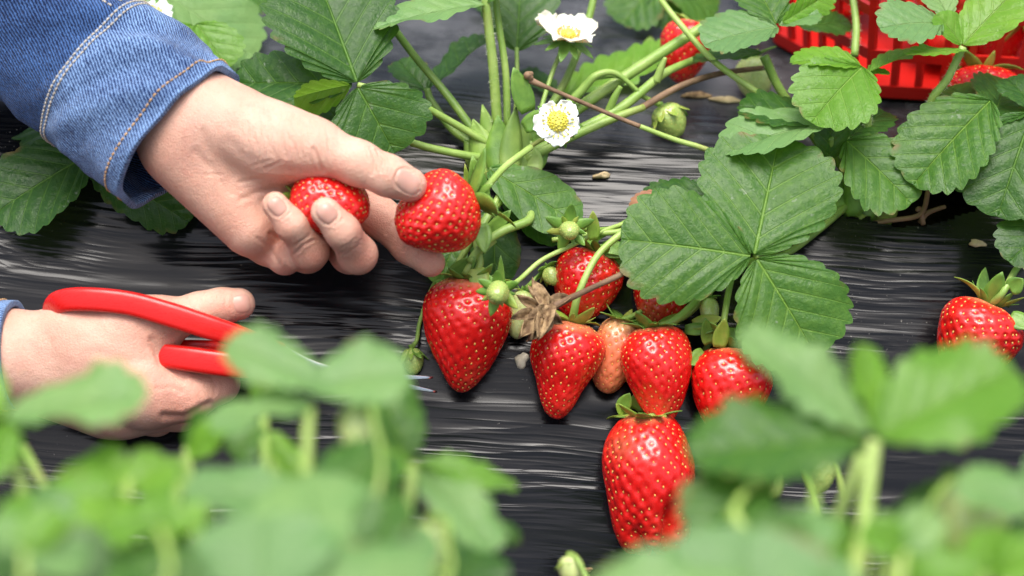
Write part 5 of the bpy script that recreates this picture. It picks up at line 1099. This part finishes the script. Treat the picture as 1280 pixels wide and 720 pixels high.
def trifoliate(parent, crown, x, y, h, size, ang, mats, rng):
    st_ = stalk(parent, [cr(crown, rng.normal() * 0.01), (x + rng.normal() * 30, y + 130, h + 30), (x + rng.normal() * 8, y + 50, h + 10), (x, y, h)], [5.5, 5, 4.5], 'stem_pale' if rng.random() < 0.6 else 'stem')
    for k in (-1, 0, 1):
        a = R(ang + k * (72 + rng.normal() * 8)); sz = size * (0.85 + 0.3 * rng.random()) * (1 if k == 0 else 0.9)
        LF(st_, (x, y, h), (x + sz * math.cos(a), y + sz * 0.8 * math.sin(a), h + sz * 0.06 * math.sin(a)), sz * (0.72 + 0.2 * rng.random()), (rng.normal() * 0.3, 0.62 + rng.normal() * 0.12, 0.75), mats[(k + 1) % len(mats)], fold=0.2 + 0.3 * rng.random(), curl=0.05 + 0.25 * rng.random(), teeth=8, **FKW)
rng = np.random.default_rng(21)
for (x, y, h, sz, a, mt) in ((50, 668, 390, 66, -70, ('leaf_young', 'leaf_pale')), (200, 660, 400, 70, -100, ('leaf_young',)), (452, 600, 330, 66, -40, ('leaf', 'leaf_young')), (470, 690, 390, 80, -80, ('leaf_pale', 'leaf')),
                              (30, 690, 420, 80, -60, ('leaf_pale', 'leaf_young'))):
    trifoliate(E, cE, x, y, h, sz, a, mt, rng)
for (x, y, h, sz, a, mt) in ((1010, 560, 330, 84, -150, ('leaf_young', 'leaf_pale')), (1130, 690, 390, 80, -60, ('leaf_young', 'leaf_pale')), (1000, 690, 400, 80, -120, ('leaf_pale', 'leaf')), (1230, 720, 410, 90, -90, ('leaf_young',)), (900, 620, 340, 60, -170, ('leaf', 'leaf_pale')), (1180, 640, 330, 60, -70, ('leaf_dark', 'leaf_young'))):
    trifoliate(Fp, cF, x, y, h, sz, a, mt, rng)

# ------------------------------------------------------------------ red basket
def hit(px, py): return C(px, py, bedh(px, py))
O = hit(1086, 126); O = np.array([O[0], O[1], float(zbed(O[1])) + 0.003]); ya = R(1.5)
bx_, by_ = np.array([math.cos(ya), math.sin(ya), 0]), np.array([-math.sin(ya), math.cos(ya), 0])
bk = thing('fruit_basket', O + bx_ * 0.1 + by_ * 0.08, 'red plastic lattice basket full of picked strawberries at upper right', 'basket')
plan = np.array([(0, 0), (0.20, 0), (0.243, 0.055), (0.243, 0.125), (0.20, 0.18), (0, 0.18), (-0.043, 0.125), (-0.043, 0.055)]); cen = np.array([0.10, 0.09])
def bpt(q, zz_, out=0.0):
    k = 1 + 0.13 * zz_ / 0.09; p = cen + (np.array(q) - cen) * k; d = (np.array(q) - cen); p = p + d / np.linalg.norm(d) * out
    return O + bx_ * p[0] + by_ * p[1] + np.array([0, 0, zz_])
def loop_rail(z0, z1, th, name='rail'):
    n = len(plan); V, F = [], []
    for q in plan: V += [bpt(q, z0, th), bpt(q, z1, th), bpt(q, z1, -th), bpt(q, z0, -th)]
    for i in range(n):
        j = (i + 1) % n
        for a in range(4): b = (a + 1) % 4; F.append((i * 4 + a, j * 4 + a, j * 4 + b, i * 4 + b))
    return mesh_obj(name, np.array(V), F, M['basket'], bk, smooth=False)
loop_rail(0.0, 0.0075, 0.0022, 'base_rail'); loop_rail(0.0225, 0.0290, 0.0016); loop_rail(0.0490, 0.0550, 0.0016); loop_rail(0.0740, 0.0840, 0.0030, 'rim')
peri = [(plan[i], plan[(i + 1) % len(plan)]) for i in range(len(plan))]
for q0, q1 in peri:
    ln = np.linalg.norm(q1 - q0); n = max(2, int(round(ln / 0.0125)))
    for i in range(n):
        t0 = (i) / n; hw = 0.0016 / ln; V = []
        for zz_ in (0.005, 0.076):
            for tt, oo in ((t0 - hw, 0.0013), (t0 + hw, 0.0013), (t0 + hw, -0.0013), (t0 - hw, -0.0013)): V.append(bpt(q0 + (q1 - q0) * tt, zz_, oo))
        mesh_obj('rib', np.array(V), [(0, 1, 5, 4), (1, 2, 6, 5), (2, 3, 7, 6), (3, 0, 4, 7), (4, 5, 6, 7), (3, 2, 1, 0)], M['basket'], bk, smooth=False)
V = [bpt(q, 0.001, -0.002) for q in plan] + [bpt(q, 0.004, -0.002) for q in plan]; n = len(plan)
mesh_obj('floor', np.array(V), [tuple(range(n))[::-1], tuple(range(n, 2 * n))] + [(i, (i + 1) % n, n + (i + 1) % n, n + i) for i in range(n)], M['basket'], bk, smooth=False)
rng = np.random.default_rng(3); q = 0
for lay, zz_ in enumerate((0.025, 0.056)):
    for gy in np.arange(0.042 - 0.010 * lay, 0.16, 0.038):
        for gx in np.arange(-0.008, 0.22, 0.038):
            if lay == 0 and gy > 0.05 and gx > 0.0: continue
            if gx < 0.0 and (gy < 0.05 or gy > 0.14): continue
            P = O + bx_ * (gx + 0.006 * lay + rng.normal() * 0.002) + by_ * (gy + 0.004 * lay + rng.normal() * 0.002) + np.array([0, 0, zz_ + rng.normal() * 0.0015])
            qx, qy = proj(P); hh = (DIST + camxyz(P)[2]) * 1e3
            if qx > 1420 or qy < -140: continue
            sc_ = FPX / (DIST - hh * MM); q += 1
            berry('strawberry', float(qx), float(qy), float(hh), 0.0205 * sc_, 0.0178 * sc_, rng.random() * 360, rng.normal() * 25, 'picked strawberry lying in the red basket', 'picked strawberries in the red basket', seed=200 + q, seeds=80, res=(44, 32), calyx=6, sep=1.0, pale=1.1)

# ------------------------------------------------------------------ litter on the film
def chip(px, py, a, b, ang, mat, name, label, cat, hgt=0.0012):
    rng = np.random.default_rng(int(px)); c = hit(px, py); Y0 = c[1]; e = 1e-3; n_ = unit(np.array([0, -(float(zbed(Y0 + e)) - float(zbed(Y0 - e))) / (2 * e), 1.0]))
    ex = unit(rt - n_ * (rt @ n_)); ey = np.cross(n_, ex); V, F = [], []; m = 14; ca, sa = math.cos(R(ang)), math.sin(R(ang))
    for k, (rr, zz_) in enumerate(((1.0, 0.0), (0.95, 0.5), (0.6, 1.0), (0.2, 1.15))):
        for i in range(m):
            t = 2 * math.pi * i / m; w_ = rr * (1 + 0.16 * math.sin(3 * t + px) + 0.1 * math.sin(5 * t + py)); x, y = a * w_ * math.cos(t), b * w_ * math.sin(t)
            V.append(c + (ex * (x * ca + y * sa) + ey * (-x * sa + y * ca)) * PX + n_ * (zz_ * hgt * (1 + 0.3 * math.sin(2 * t)) + 0.0008))
    for k in range(3):
        for i in range(m): F.append((k * m + i, k * m + (i + 1) % m, (k + 1) * m + (i + 1) % m, (k + 1) * m + i))
    F.append(tuple(3 * m + i for i in range(m))); F.append(tuple(range(m))[::-1])
    tag(mesh_obj(name, V, F, M[mat], loc=c), label, cat, 'plant litter on the film')
chip(752, 221, 12, 4, -8, 'straw', 'dry_husk', 'small tan husk on the film right of the white flower', 'husk', 0.002)
chip(652, 451, 8, 11, 20, 'pebble', 'stone_chip', 'pale flat chip beside the largest strawberry', 'chip')
chip(1221, 305, 11, 5, 6, 'straw', 'dry_leaf_scrap', 'yellowish leaf scrap on the film at right', 'leaf scrap')
chip(870, 122, 20, 6, -4, 'dry', 'dry_leaf_scrap', 'blurred brown leaf scrap behind the long stalks', 'leaf scrap', 0.002)
chip(905, 128, 22, 5, 4, 'straw', 'dry_leaf_scrap', 'blurred tan straw scrap left of the right plant', 'leaf scrap', 0.002)
chip(528, 157, 5, 4, 0, 'stem_dry', 'soil_crumb', 'brown crumb on the film left of the plant crown', 'crumb', 0.002)
chip(240, 650, 22, 30, 20, 'soil', 'soil_clod', 'dark crumbly clod among the left foreground stalks', 'soil', 0.006)
chip(735, 712, 6, 3, 0, 'dry', 'soil_crumb', 'brown crumb at the bottom edge below the lobed strawberry', 'crumb', 0.0015)
for o in bpy.data.objects:
    if '_base' in o: del o['_base']
